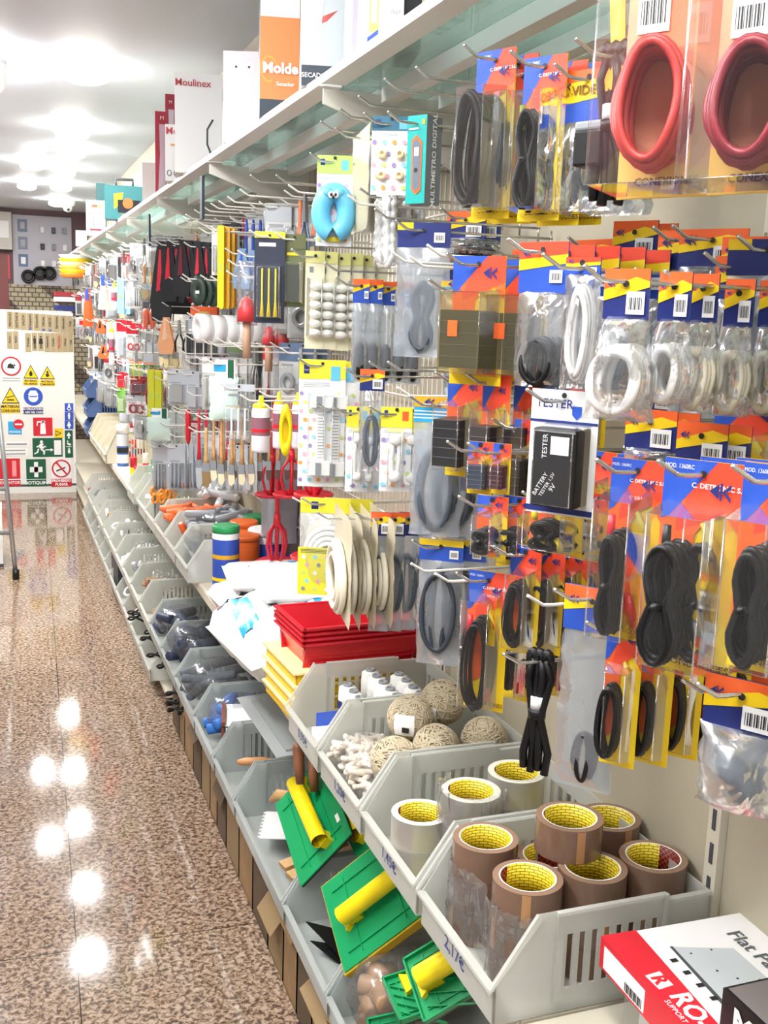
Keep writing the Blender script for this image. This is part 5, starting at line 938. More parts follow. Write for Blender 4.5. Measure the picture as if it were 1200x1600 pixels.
# ================================================================ the tool section in the middle distance
def k_slab(t,w,h,o):
    c=o.get('c',K('tool_black','1e2126',rough=.45)); c2=o.get('c2',K('deep_red','7a1f30',rough=.5)); m=M(); m.prism([(-w*.12,0),(w*.12,0),(w*.5,-h*.75),(w*.4,-h),(-w*.4,-h),(-w*.5,-h*.75)],-.008,.008,c,ax='y'); m.build('body',t,bevel=.003)
    M().prism([(-w*.06,-h*.1),(w*.03,-h*.1),(w*.08,-h*.6),(-w*.22,-h*.64)],-.0105,-.008,c2,ax='y').build('grip',t)
    M().lathe([(.006,-.002),(.008,0),(.006,.002)],STEEL,12,Matrix.Translation((0,0,-.006))@Matrix.Rotation(R(90),4,'X'),caps=False).build('hanging_loop',t)
def k_pouch(t,w,h,o):
    c=o.get('c',PAPER); m=M(); m.box(-w/2,w/2,-.0008,.0008,-h,0,o.get('back',PAPER)); print_(m,w,h,[(c,rect(0,0,1,o.get('tv',.3))),(o.get('c3',GREY),rect(.15,o.get('tv',.3)+.05,.7,o.get('tv',.3)+.09))]); hole(m,w,h,9,.04); m.build('card',t)
    q=M(); ic=o.get('ic',DGREY); sh=o.get('sh',0)
    if sh==0: q.box(-w*.3,w*.3,-.014,-.003,-h*.92,-h*.42,ic)
    elif sh==1: q.lathe([(w*.3,0),(w*.33,h*.05),(w*.33,h*.35),(w*.25,h*.45)],ic,14,Matrix.Translation((0,-.02,-h*.9))@Matrix.Diagonal((1,.5,1,1)))
    elif sh==2:
        for k in (-1,0,1): q.tube([(k*w*.22,-.01,-h*.4),(k*w*.22,-.01,-h*.75),(k*w*.22,-.01,-h*.93)],[w*.03,w*.03,w*.08],ic,6)
    elif sh==3: q.tube([(w*.25*math.cos(a),-.01,-h*.66+w*.3*math.sin(a)) for a in [2*math.pi*i/14 for i in range(14)]],w*.09,ic,6,closed=True)
    q.build('item',t); blister(M(),w,h,-w*.44,w*.44,-h*.36,-h*.96,.024).build('clear_blister',t)
def k_brush(t,w,h,o):
    hc=o.get('c',WOOD); bw=o.get('bw',1); b=h*o.get('bl',.30)
    M().tube([(0,0,0),(0,0,-h*.08),(0,0,-h*.3),(0,0,-h*.52),(0,0,-h+b+.02)],[w*.12,w*.2,w*.16,w*.22,w*.30],hc,8,T=Matrix.Diagonal((1,.6,1,1))).build('handle',t)
    M().prism([(-w*.34*bw,-h+b+.022),(w*.34*bw,-h+b+.022),(w*.42*bw,-h+b-.006),(-w*.42*bw,-h+b-.006)],-.006,.006,STEEL,ax='y').build('ferrule',t)
    M().prism([(-w*.42*bw,-h+b-.004),(w*.42*bw,-h+b-.004),(w*.48*bw,-h+b*.3),(w*.1*bw,-h),(-w*.3*bw,-h+b*.15)],-.005,.005,o.get('bc',TAN),ax='y').build('bristles',t)
def k_driver(t,w,h,o):
    M().tube([(0,0,0),(0,0,-h*.06),(0,0,-h*.38),(0,0,-h*.44)],[w*.25,w*.45,w*.4,w*.2],o.get('c',RED),8).build('handle',t); M().tube([(0,0,-h*.43),(0,0,-h)],w*.1,STEEL,6).build('shaft',t)
def k_plier(t,w,h,o):
    m=M()
    for s_ in (-1,1): m.tube([(s_*w*.35,0,-h),(s_*w*.42,0,-h*.7),(s_*w*.1,0,-h*.42)],[w*.08,w*.1,w*.08],o.get('c',RED),6)
    m.build('handles',t); M().prism([(-w*.18,-h*.45),(w*.18,-h*.45),(w*.12,-h*.2),(.003,0),(-.003,0),(-w*.12,-h*.2)],-.006,.006,STEEL,ax='y').build('jaws',t)
def k_level(t,w,h,o):
    M().prism([(-w*.5,0),(w*.5,0),(w*.5,-h*.97),(w*.3,-h),(-w*.5,-h*.98)],-.012,.012,o.get('c',YELLOW),ax='y').build('body',t,bevel=.002); M().box(-w*.2,w*.2,-.0135,-.012,-h*.55,-h*.45,LIME).build('vial',t)
def k_disc(t,w,h,o): M().lathe([(w*.5,-.004),(w*.5,.004),(w*.12,.006),(w*.12,-.006)],o.get('c',K('disc_green','2f4038',rough=.5)),26,Matrix.Translation((0,0,-h*.5))@Matrix.Rotation(R(90),4,'X')@Matrix.Diagonal((1,h/w,1,1))).build('body',t); t_=M().box(-.007,.007,-.0072,-.0064,-h*.6,-h*.5,PAPER).build('price_tag',t)
def k_roll(t,w,h,o): M().lathe([(h*.5,-.022),(h*.5,.022),(h*.2,.022),(h*.2,-.022)],o.get('c',K('white_roll','e9e9ea',rough=.5)),26,Matrix.Translation((0,0,-h*.5))@Matrix.Rotation(R(90),4,'X')).build('winding',t)
def k_bottle(t,w,h,o):
    M().lathe([(w*.4,0),(w*.45,.006),(w*.45,h*.72),(w*.40,h*.78),(w*.2,h*.84)],K('bottle_white','e6e6ee',rough=.35),18,Matrix.Translation((0,0,-h))).build('body',t)
    M().lathe([(w*.455,h*.3),(w*.455,h*.62)],K('label_mauve','8c5c6c',rough=.5),18,Matrix.Translation((0,0,-h)),caps=False).lathe([(w*.46,h*.36),(w*.46,h*.42)],RED,18,Matrix.Translation((0,0,-h)),caps=False).build('label',t)
    M().lathe([(w*.38,h*.76),(w*.4,h*.84),(w*.15,h*.88),(w*.1,h)],YEL,16,Matrix.Translation((0,0,-h))).build('cap',t)
def k_glove(t,w,h,o):
    m=M(); m.box(-w*.3,w*.4,-.001,.001,-h*.4,0,PAPER); print_(m,w*.7,h*.4,[(CYAN,rect(0,.2,.6,.5)),(GREENS,rect(.7,0,1,1))]); m.build('card',t); M().pillow(w,h*.72,.03,K('mint_fabric','cfe6dc',rough=.7),Matrix.Translation((0,0,-h*.28)),seed=4).build('fabric',t)
def k_plunger(t,w,h,o):
    M().lathe([(w*.5,0),(w*.46,h*.12),(w*.3,h*.22),(w*.1,h*.26)],K('rubber_red','cf3b40',rough=.4),20,Matrix.Translation((0,0,-h*.62))).build('cup',t); M().tube([(0,0,-h*.6),(0,0,-h)],.011,K('pink_wood','c09a80',rough=.5),8).build('handle',t); M().pillow(w*1.05,h*.66,.05,BAG,seed=8).build('clear_bag',t)
def k_tapem(t,w,h,o): M().lathe([(h*.5,-.012),(h*.52,0),(h*.5,.012),(h*.25,.014),(h*.25,-.014)],YEL,22,Matrix.Translation((0,0,-h*.5))@Matrix.Rotation(R(90),4,'X')@Matrix.Diagonal((w/h,1,1,1))).build('case',t)
def k_cone(t,w,h,o): M().pillow(w,h,.02,o.get('c',ORANGE),seed=2,taper=.6).build('fabric',t); M().box(-w*.2,w*.1,-.013,-.012,-h*.3,0,BLUE).build('tag',t)
KINDS.update(slab=k_slab,pouch=k_pouch,brush=k_brush,driver=k_driver,plier=k_plier,level=k_level,disc=k_disc,roll=k_roll,bottle=k_bottle,glove=k_glove,plunger=k_plunger,tapem=k_tapem,cone=k_cone)
SLV=MC['silver_pack']; GRN=K('leaf_green','7cc04e',rough=.4)
P5=[
('pouch',398,446,362,505,.64,-22,1,0,'tool_pack','tool pack','black topped bag with yellow stripe and a yellow tool head',dict(back=K('night_blue','20283c'),c=LYEL,c3=PAPER,ic=YEL,tv=.07,sh=2)),
('slab',236,268,378,500,.60,-30,1,0,'putty_knife','tool','tall black and red tool, leftmost of the dark row',dict(c2=K('bright_red_grip','d8283e'))),
('slab',252,278,378,470,.62,-35,2,.03,'putty_knife','tool','black tool with red grip, second of the dark row',dict(c2=K('bright_red_grip','d8283e'))),
('slab',272,298,376,462,.64,-35,6,.026,'putty_knife','tool','black and dark red tool in the dark row',{}),
('slab',300,322,380,458,.66,-35,4,.03,'putty_knife','tool','black tool with red grip at the right of the dark row',dict(c2=K('bright_red_grip','d8283e'))),
('pouch',331,343,358,430,.64,-15,1,0,'blister_pack','tool pack','slim white pack between the dark tools and yellow levels',dict(c=PAPER,ic=SLV)),
('level',343,351,354,482,.63,-30,1,0,'spirit_level','tool','yellow spirit level bar, leftmost of the yellow three',{}),
('level',353,360,356,482,.65,-30,1,0,'spirit_level','tool','amber spirit level bar beside the yellow one',dict(c=GOLDT)),
('level',362,368,358,480,.68,-30,1,0,'spirit_level','tool','third yellow spirit level bar, nearest the blue scrapers',dict(c=GOLDT)),
('slab',366,392,390,450,.68,-30,3,.03,'scraper','tool','blue grey scraper left of the blue handles',dict(c=K('scraper_blue','6c8cb0'),c2=BLUE)),
('brush',378,392,342,455,.74,-20,5,.022,'paint_brush','brush','blue tipped wooden paint brush under the shelf',dict(c=BLUE,bl=.35,bc=K('blue_bristle','3c66c8'))),
('disc',298,322,430,478,.62,-40,5,.024,'sanding_disc','disc','dark green disc on a middle hook',{}),
('slab',262,300,458,490,.70,-30,1,0,'black_case','tool','low black case under the dark tools',dict(c2=BLACK)),
('plunger',371,402,408,560,.62,-25,1,0,'sink_plunger','plunger','red sink plunger in clear film with a pale wooden handle',{}),
('plunger',410,432,470,580,.72,-25,2,.04,'sink_plunger','plunger','shaded red sink plunger behind the yellow tool bag',{}),
('pouch',444,478,366,480,.70,-25,1,0,'tool_pack','tool pack','dark olive bag with yellow stripe right of the black one',dict(back=K('olive_back','5b6238'),c=K('olive_back','5b6238'),c3=YELLOW,ic=K('olive_dark','2f3420'),tv=.2)),
('roll',306,330,490,536,.62,-80,7,.042,'masking_roll','tape roll','white tape roll hanging in the long white row',{}),
('level',300,340,480,496,.72,-30,1,0,'utility_knife','tool','orange utility knife above the white roll row',dict(c=ORANGE)),
('slab',248,272,497,552,.61,-35,1,0,'wide_scraper','tool','peach coloured wide scraper left of the white rolls',dict(c=K('peach','e6a878'),c2=K('peach2','efc4a0'))),
('plier',272,288,500,550,.62,-30,3,.03,'pliers','tool','black handled pliers on a blue card',dict(c=BLACK)),
('pouch',290,306,494,560,.66,-30,3,.03,'blister_pack','tool pack','grey blister beside the black pliers',dict(ic=BLACK,c=SLV)),
('pouch',262,292,578,632,.63,-25,3,.035,'blister_pack','tool pack','grey film pack with a small heart mark',dict(c=SLV,back=SLV,ic=K('grey_item','a8a8a4'))),
('pouch',292,312,580,640,.66,-25,3,.035,'blister_pack','tool pack','silver film pack right of the heart marked one',dict(c=SLV,back=SLV,ic=SLV)),
('pouch',316,344,558,640,.66,-30,5,.03,'blade_pack','tool pack','tall white and grey slatted pack left of the mint gloves',dict(c=PAPER,back=K('pale_slat','c8c8c2'),ic=K('pale_slat2','b0b0aa'),sh=2)),
('glove',328,372,562,655,.60,-25,1,0,'dust_mask_pack','pack','mint green fabric masks under a blue and green card',{}),
('pouch',350,398,600,692,.60,-25,1,0,'brush_pack','tool pack','clear bag with a white wire brush beside the yellow capped bottle',dict(back=CLEAR,c=SLV,tv=.12,ic=PAPER,sh=2)),
('bottle',392,424,618,706,.60,-25,1,0,'glue_bottle','bottle','white bottle with a yellow cap and red banded label',{}),
('bottle',426,446,612,700,.68,-25,2,.05,'glue_bottle','bottle','second yellow capped bottle behind a clear sheet',{}),
('tapem',437,457,632,712,.60,-15,1,0,'measuring_tape','tape measure','yellow oval measuring reel beside the dotted baby card',{}),
('driver',289,299,640,760,.62,-20,1,0,'paint_brush','brush','red handled tool with steel shaft, leftmost of the red row',{}),
('brush',305,317,640,765,.64,-20,5,.025,'paint_brush','brush','red handled paint brush in the red row',dict(c=RED,bc=SLV)),
('brush',314,330,668,762,.58,-20,1,0,'paint_brush','brush','broad pale wooden brush in front of the red row',dict(bc=K('brown_bristle','8a7048'))),
('brush',328,340,648,752,.58,-20,2,.03,'paint_brush','brush','long wooden radiator brush with pale bristles',dict(bl=.2,bc=K('pale_bristle','ddd2b0'))),
('brush',340,352,650,758,.60,-20,4,.03,'paint_brush','brush','wooden radiator brush in the pale row',dict(bl=.2,bc=K('pale_bristle','ddd2b0'))),
('brush',358,368,668,752,.64,-20,9,.028,'paint_brush','brush','thin wooden artist brush in the far row',dict(bl=.24,bc=K('dark_bristle','5c4440'))),
('brush',362,371,676,750,.70,-20,6,.028,'paint_brush','brush','thin wooden brush behind the artist brushes',dict(bl=.24,bc=K('dark_bristle','5c4440'))),
('pouch',262,290,694,766,.63,-25,3,.03,'blister_pack','tool pack','clear grey blade pack above the green crate',dict(c=SLV,back=SLV,ic=K('slate_item','6d7680'),sh=2)),
('pouch',238,262,694,770,.62,-25,3,.03,'blister_pack','tool pack','slate tool pack right of the glue tin',dict(c=SLV,back=SLV,ic=K('slate_item','6d7680'),sh=2)),
('level',232,241,578,655,.62,-20,2,.03,'sealant_tube','tube','long yellow and green tube standing out from the hooks',dict(c=K('yellow_green','d6d82c'))),
('glove',230,266,638,688,.60,-25,1,0,'sponge_pack','pack','white and pale green sponge pack above the spray cans',{}),
('cone',128,146,452,510,.60,-10,1,0,'work_glove','glove','orange work glove hanging high at the far left of the tools',{}),
('cone',152,172,430,484,.60,-10,2,.04,'rope_hank','rope','pale grey rope hank beside the orange glove',dict(c=K('rope_grey','cfc8bc'))),
('bottle',173,184,440,484,.60,-20,2,.03,'sealant_cartridge','tube','white cartridge with an orange base, far section',{}),
('level',184,194,436,490,.60,-20,2,.03,'sealant_cartridge','tube','white and blue cartridge right of the orange based one',dict(c=K('cart_blue','8fb8dc'))),
('pouch',195,208,434,482,.60,-20,3,.03,'blister_pack','tool pack','silver blade card in the far section, left one',dict(c=SLV,ic=SLV,sh=2)),
('pouch',208,222,434,482,.61,-20,3,.03,'blister_pack','tool pack','silver blade card in the far section, right one',dict(c=SLV,ic=BLACK,sh=2)),
('brush',219,232,412,468,.61,-20,3,.03,'paint_brush','brush','pale wooden scrubbing brush above the silver cards',{}),
('driver',222,233,482,552,.60,-20,2,.03,'sealant_tube','tube','coral and brown tool left of the peach scraper',dict(c=K('coral2','e8765c'))),
('pouch',182,197,500,560,.60,-20,2,.03,'blister_pack','tool pack','white and red card in the far section, left one',dict(c=RED,ic=SLV)),
('pouch',197,212,505,560,.60,-20,2,.03,'blister_pack','tool pack','white and red card in the far section, right one',dict(c=RED,ic=RED,sh=3)),
('bottle',169,179,505,570,.60,-20,1,0,'green_sprayer','bottle','lime green long bottle among far white hooks',{}),
('slab',150,164,500,520,.60,-15,2,.03,'clamp','tool','orange clamp high in the far section',dict(c=ORANGE,c2=BLACK)),
('slab',154,170,540,560,.60,-15,2,.03,'clamp','tool','orange clamp low in the far section',dict(c=ORANGE,c2=BLACK)),
('plier',207,219,546,592,.59,-20,1,0,'pliers','tool','yellow handled pliers hanging with jaws down',dict(c=YEL)),
('pouch',183,198,582,612,.60,-20,2,.03,'blister_pack','tool pack','bright red pack above the spray cans',dict(c=RED,back=RED,ic=RED)),
('pouch',204,224,588,615,.60,-20,2,.03,'blister_pack','tool pack','wine coloured pack above the red capped can',dict(c=DRED,back=DRED,ic=K('wine2','5c3440'))),
('pouch',183,196,606,645,.59,-20,1,0,'blister_pack','tool pack','green striped pack just above the leftmost spray can',dict(c=GRN,back=GRN,ic=K('pale_green2','b9cf9a'))),
('pouch',198,220,618,648,.59,-20,2,.03,'blister_pack','tool pack','grey pack with red dots above the spray cans',dict(c=SLV,ic=DRED,sh=3)),
]
for p in P5: pack(*p[:-1],hmat='white',**p[-1])
# the dense rows behind and beyond: every pack and every hook its own object
rd=random.Random(99); PROTO={}; HB=M()
PG1=K('pack_pale','c9cac8'); PG2=K('pack_mid','9b9c9b'); PAL=[('silver',SLV,PG1,SLV),('pale',PG1,PG1,GREY),('grey',GREY,PG2,DGREY),('red',RED,PG1,DRED),('black',DGREY,PG2,BLACK),('orange',K('dull_orange','d9774a'),PG1,DGREY),('blue',K('dull_blue','5f7390'),PG1,GREY),('green',K('dull_green','7f9a6a'),PG2,DGREY),('silver',SLV,PG2,STEEL),('dark red',DRED,PG1,DGREY),('pale',PG1,PG2,SLV),('grey',PG2,PG2,STEEL),('clear',PG2,CLEAR,SLV),('white',PAPER,PG1,BLACK)]
TY=[('pouch','blister_pack','blister pack'),('pouch','blister_pack','blister pack'),('driver','screwdriver','screwdriver'),('plier','pliers','pliers'),('brush','paint_brush','brush'),('pouch','blister_pack','blister pack')]
ROWS=[(1.96,'top'),(1.76,'second'),(1.57,'third'),(1.38,'fourth'),(1.20,'lowest')]
def near_busy(y,z): return False
y=2.75; bi=0
while y<9.5:
    bay=['third','fourth','fifth','sixth','seventh','eighth','ninth'][min(6,max(0,int((y-2.05)/1.07)))]
    for ri,(z,rn) in enumerate(ROWS):
        if y<3.5 and ri in (3,4): continue
        if y>8.3 and ri>=3: continue
        pi=rd.randrange(len(PAL)); ti=rd.randrange(len(TY)); pn,c,bk,ic=PAL[pi]; kn,nm,ct=TY[ti]; sh=rd.randrange(4)
        key=(pi,ti,sh if kn=='pouch' else 0); w=.075 if kn=='pouch' else .035; h=.165
        zz=z+rd.uniform(-.01,.01); yy=y+rd.uniform(-.02,.02); x0=rd.choice([.64,.66,.7]) if y>4.7 else rd.choice([.76,.79]); 
        lab=f'{pn} {ct} on a far {rn} row hook, {bay} bay'
        for k in range(rd.choice([2,3,3])):
            if key not in PROTO:
                t=empty(nm); KINDS[kn](t,w,h,dict(c=c,back=bk,ic=ic,sh=sh)); PROTO[key]=t
            else: t=dup(PROTO[key])
            t.location=(x0+k*.04,yy,zz); t.rotation_euler=(0,0,R(-45+rd.uniform(-25,25))); tag(t,lab,ct,lab+' group')
        for hx,hy_ in ((x0-.035,yy),(.62,yy+.05)):
            if hy_!=yy and rd.random()<.35: continue
            if y<5.2: hook(hx,hy_,zz-.012,f'thin white hook in the far {rn} row, {bay} bay',n2='white')['group']=f'far {rn} row hooks, {bay} bay'
            else: HB.tube([(hx-.022,hy_,zz+.001),(hx,hy_,zz-.012),(WX-.008,hy_,zz-.013)],.0024,WIRE,5)
    y+=.135 if y<5 else .17
tag(HB.build('display_hooks'),'the many thin white hooks of the farthest tool section','display hooks',kind='stuff')
# bare hooks that show in the near part
for i,(px,py,l,mt) in enumerate([(670,121,'empty steel hook under the glass shelf, nearest of the bare four','steel'),(620,138,'empty steel hook under the glass shelf, second of the bare four','steel'),(578,164,'empty steel hook under the glass shelf, third of the bare four','steel'),(548,183,'empty steel hook under the glass shelf, fourth of the bare four','steel'),(517,202,'steel hook above the green topped card','steel'),(446,284,'empty hook left of the blue door guard','steel'),(405,283,'empty hook under the bracket, farther left','steel'),(466,300,'short white hook left of the blue door guard','white'),(561,318,'long white hook right of the blue door guard','white'),(604,340,'dark steel hook crossing the knitted cord','steel'),(632,408,'white hook in front of the grey mains cable','white'),(660,415,'white hook beside the one on the grey mains cable','white'),(688,398,'white hook above the charger box','white'),(508,384,'dark hook above the cream latch cards','steel'),(524,422,'dark hook above the slim cable bags','steel'),(595,577,'dark hook above the dotted card pair','steel'),(625,578,'second dark hook above the dotted card pair','steel'),(510,640,'thin hook crossing the tall dotted card','steel'),(640,618,'white hook in front of the hose lead bag','white'),(472,786,'long white hook over the lemon topped hose bag','white'),(662,892,'bare white hook in front of the grey cords, upper','white'),(700,908,'bare white hook in front of the grey cords, lower','white'),(848,945,'bare white hook left of the long clear bag','white'),(1058,1040,'dark steel hook below the largest orange card','steel'),(1095,1080,'dark steel hook above the rubber plug bag','steel'),(740,1023,'dark steel hook across the red probe card','steel'),(384,400,'white hook in front of the plunger','white'),(388,432,'second white hook in front of the plunger','white'),(300,342,'long white hook under the bracket by the strap','white'),(318,352,'white hook beside the strap','white'),(262,432,'white hook in front of the dark discs','white'),(258,457,'white hook under the dark discs','white'),(262,478,'white hook above the peach scraper','white'),(290,552,'white hook under the white rolls','white'),(300,568,'white hook under the white rolls, right','white'),(270,628,'white hook left of the mint gloves','white'),(280,640,'lower white hook left of the mint gloves','white')]):
    P=onx(px,py,.62); hook(.62,P.y,P.z,l,n2=mt)
# ================================================================ sign board at the end of the aisle
BY=9.86
bx0=ony(-60,700,BY).x; bx1=ony(117,640,BY).x; bz1=ony(60,485,BY).z
t=empty('sign_board',((bx0+bx1)/2,BY,0)); tag(t,'tall white display board of safety signs standing at the aisle end','display board'); hw=(bx1-bx0)/2
M().box(-hw,hw,0,.035,.06,bz1,K('board_white','e9e8e2',rough=.4)).box(-hw,hw,-.002,.037,.06,.08,DGREY).box(-hw,hw,-.0005,.0355,0,.06,K('board_white','e9e8e2')).box(hw-.012,hw,-.003,.038,.08,bz1,PAPER).box(-hw,hw,-.003,.038,bz1-.012,bz1,PAPER).build('panel',t)
def PB(px,py): p=ony(px,py,BY-.004); return p
def sign(L,T,Rr,B,shape,bg,label,extra=None,name='safety_sign'):
    a=PB(L,T); b=PB(Rr,T); c_=PB((L+Rr)/2,B); w=(b-a).length; h=(a.z+b.z)/2-c_.z; ctr=(a+b)/2
    m=M()
    if shape=='r': m.box(-w/2,w/2,0,.002,-h,0,bg)
    elif shape=='c': m.prism([(w/2*math.cos(2*math.pi*i/28),-h/2+w/2*math.sin(2*math.pi*i/28)) for i in range(28)],0,.002,bg,ax='y')
    elif shape=='t': m.prism([(-w/2,-h),(w/2,-h),(.0,0)],0,.002,bg,ax='y')
    def g(pts,mt,k=1): m.face([((u-.5)*w,-.0006*k,-v*h) for u,v in pts],mt)
    if extra: extra(m,w,h,g)
    o=m.build(name,None,(ctr.x,BY-.0035,(a.z+b.z)/2)); tag(o,label,'sign'); return o
PLQ=K('plaque_bronze','b3a17c',rough=.35,metal=.2)
def pl(txt,dot=None):
    def f(m,w,h,g): 
        m.text(txt,w*.55,INK,TF(0,-.002,-h*.45,90),bold=.02)
        if dot: g(rect(.3,.86,.7,.96),dot,2)
    return f
tx=['PRIVADO','ENTRADA','SALIDA','Despacho','Dirección','Oficina','ASEOS','Servicios','Almacén','Caja']
for i in range(10): sign(10.5+i*10.4,487+i*.75,20.3+i*10.4,514+i*.75,'r',PLQ,'bronze door plaque in the upper row, reading '+tx[i],pl(tx[i],[None,None,None,BLUE,None,BLUE,BLUE,None,None,None][i]),'door_plaque')
tx2=['Aseos','Privado','','','Vestuario','Cocina','PELIGRO','Oficina','Caja']; xs=[(10.5,19),(39,48),(49.5,58),(59,68),(69,78),(78.5,87),(87.5,97),(97.5,105.5),(106,114)]
sign(20,517.5,28.5,545.5,'r',PLQ,'bronze door plaque second in the lower row, beside the gap',pl('Baños'),'door_plaque')
for i,(a,b) in enumerate(xs):
    if i in (2,3):
        def man(m,w,h,g,fem=(i==3)):
            g(circ(.5,.22,w*.16,w,h),INK,2); g([(.25,.3),(.75,.3),(.85 if fem else .7,.62),(.15 if fem else .3,.62)],INK,2); g(rect(.33,.6,.46,.88),INK,2); g(rect(.54,.6,.67,.88),INK,2)
        sign(a,520,b,548,'r',PLQ,'bronze door plaque with a black '+('woman' if i==3 else 'man')+' figure',man,'door_plaque')
    else: sign(a,518 if i==0 else 520.5,b,545 if i==0 else 550,'r',PLQ,'bronze door plaque in the lower row, reading '+tx2[i],(lambda q:(lambda m,w,h,g: m.text(q,w*.55,RED if q=='PELIGRO' else INK,TF(0,-.002,-h*.48,90),bold=.02)))(tx2[i]),'door_plaque')
def ringx(m,w,h,g,cy=.5,rr=.5):
    m.lathe([(w*rr,0),(w*rr,.0016),(w*rr*.84,.0016),(w*rr*.84,0)],RED,28,Matrix.Translation((0,-.001,-h*cy))@Matrix.Rotation(R(90),4,'X'),caps=False)
def dog(m,w,h,g): ringx(m,w,h,g); g([(.3,.6),(.35,.42),(.48,.36),(.62,.45),(.68,.62)],INK,3); g([(.6,.38),(.74,.46),(.66,.52)],INK,3)
sign(1,556,32.5,588,'c',PAPER,'round red ringed sign with a black dog figure',dog)
def lines(n): 
    def f(m,w,h,g):
        for k in range(n): g(rect(.08,(k+.35)/n,.92,(k+.65)/n),GREY,2)
    return f
sign(1,589,34,597,'r',PAPER,'small white caption plate under the dog sign',lines(2))
def tri(sym): 
    def f(m,w,h,g):
        g([(.5,.1),(.93,.94),(.07,.94)],YELLOW,2)
        if sym==0: g([(.5,.38),(.62,.62),(.58,.82),(.42,.82),(.38,.62)],INK,3)
        elif sym==1: g(circ(.5,.7,w*.12,w,h),INK,3); g([(.5,.3),(.6,.55),(.42,.55)],INK,3)
        else: g([(.25,.62),(.7,.5),(.72,.55),(.27,.67)],INK,3); g(rect(.3,.74,.7,.82),INK,3)
    return f
sign(36,570,59.5,591.5,'t',INK,'yellow warning triangle with a black flame',tri(0)); sign(62,572,85.5,592.5,'t',INK,'yellow warning triangle with a ringed flame, right one',tri(1))
def cap(txts,fg):
    def f(m,w,h,g):
        for k,s_ in enumerate(txts): m.text(s_,h*.9/len(txts),fg,TF(0,-.002,-h*(k+.5)/len(txts)),sx=.8 if len(s_)>9 else 1,bold=.03)
    return f
sign(36,593,59.5,602,'r',YELLOW,'yellow caption plate under the flame triangle',cap(['MATERIAS','INFLAMABLES'],INK)); sign(62,594,85.5,603,'r',YELLOW,'yellow caption plate under the ringed flame triangle',cap(['MATERIAS','COMBURENTES'],INK))
sign(1.5,605,30,630.5,'t',INK,'larger yellow warning triangle with a spilling hand symbol',tri(2)); sign(1.5,632,30.5,645.5,'r',YELLOW,'yellow plate reading MATERIAS CORROSIVAS',cap(['MATERIAS','CORROSIVAS'],INK))
def helm(m,w,h,g): g(circ(.5,.55,w*.26,w,h),PAPER,2); g([(.22,.42),(.35,.2),(.65,.2),(.78,.42)],PAPER,3); g(rect(.3,.47,.7,.53),BLUE,4)
sign(36.5,604,66.5,635,'c',BLUE,'round blue sign with a white helmeted head',helm); sign(36,636.5,67.5,647,'r',NAVY,'blue caption plate under the helmet sign',cap(['ES OBLIGATORIO','EL USO DEL CASCO'],PAPER))
for k,l in enumerate(['wheelchair','man','woman']):
    def pic(m,w,h,g,k=k): 
        g(circ(.5,.2,w*.12,w,h),PAPER,2); g([(.35,.32),(.65,.32),(.75 if k==2 else .62,.65),(.25 if k==2 else .38,.65)],PAPER,2); g(rect(.4,.62,.6,.88),PAPER,2)
        if k==0: ringp=[(.5+.25*math.cos(a),.65+.2*math.sin(a)) for a in [2*math.pi*i/14 for i in range(14)]]; g(ringp,PAPER,3); g([(.5+.15*math.cos(a),.65+.12*math.sin(a)) for a in [2*math.pi*i/14 for i in range(14)]],BLUE,4)
    sign(101,630+k*13.7,114.5,643+k*13.7,'r',BLUE,f'small blue square sign with a white {l} figure',pic)
sign(12.5,658.5,33.5,678.5,'r',CYAN,'light blue square sign behind the red no entry disc',lambda m,w,h,g: m.text('PRIVADO',h*.2,PAPER,TF(0,-.002,-h*.82),bold=.02))
def noe(m,w,h,g): g(rect(.15,.42,.85,.58),PAPER,2)
o=sign(20.5,655,37,671,'c',RED,'small red no entry disc over the light blue sign',noe); o.location.y-=.003
def ext(m,w,h,g): g([(.38,.32),(.62,.32),(.65,.9),(.35,.9)],PAPER,2); g([(.2,.2),(.62,.18),(.62,.27),(.25,.27),(.22,.45),(.17,.45)],PAPER,2); g(rect(.45,.15,.56,.34),PAPER,2)
sign(51.5,652.5,81.8,681,'r',RED,'red square sign with a white fire extinguisher',ext)
def tr2(m,w,h,g): g([(.15,.2),(.85,.5),(.15,.85)],INK,2); g([(.22,.32),(.68,.5),(.22,.72)],YELLOW,3)
sign(84.5,669.5,98.5,684,'r',YELLOW,'small yellow sign with a sideways triangle',tr2)
def run(m,w,h,g):
    g(rect(.72,.12,.96,.9),PAPER,2); g(circ(.3,.2,h*.08,w,h),PAPER,2); g([(.24,.3),(.36,.28),(.40,.5),(.3,.62),(.22,.5)],PAPER,2); g([(.3,.55),(.42,.68),(.4,.88),(.35,.88),(.35,.72),(.26,.62)],PAPER,2); g([(.22,.56),(.18,.78),(.05,.86),(.05,.8),(.13,.74),(.18,.55)],PAPER,2); g([(.35,.34),(.46,.46),(.44,.5),(.33,.42)],PAPER,2); g([(.24,.34),(.12,.46),(.15,.5),(.25,.44)],PAPER,2); g(rect(.42,.6,.6,.65),PAPER,2); g([(.6,.54),(.7,.63),(.6,.72)],PAPER,2)
sign(50.5,684.5,97.3,713.8,'r',GREENS,'dark green exit sign with a white running figure and door',run)
def gs(m,w,h,g): g([(.5,.06),(.8,.2),(.6,.2),(.6,.3),(.4,.3),(.4,.2),(.2,.2)],PAPER,2); g(circ(.35,.4,w*.1,w,h),PAPER,2); g([(.3,.44),(.8,.5),(.6,.56),(.25,.5)],PAPER,2); g(rect(.15,.58,.85,.6),PAPER,2); g(circ(.5,.66,w*.1,w,h),PAPER,2); g(rect(.35,.7,.65,.84),PAPER,2)
sign(101,672.5,113.5,715,'r',GREENS,'tall narrow dark green evacuation sign',gs)
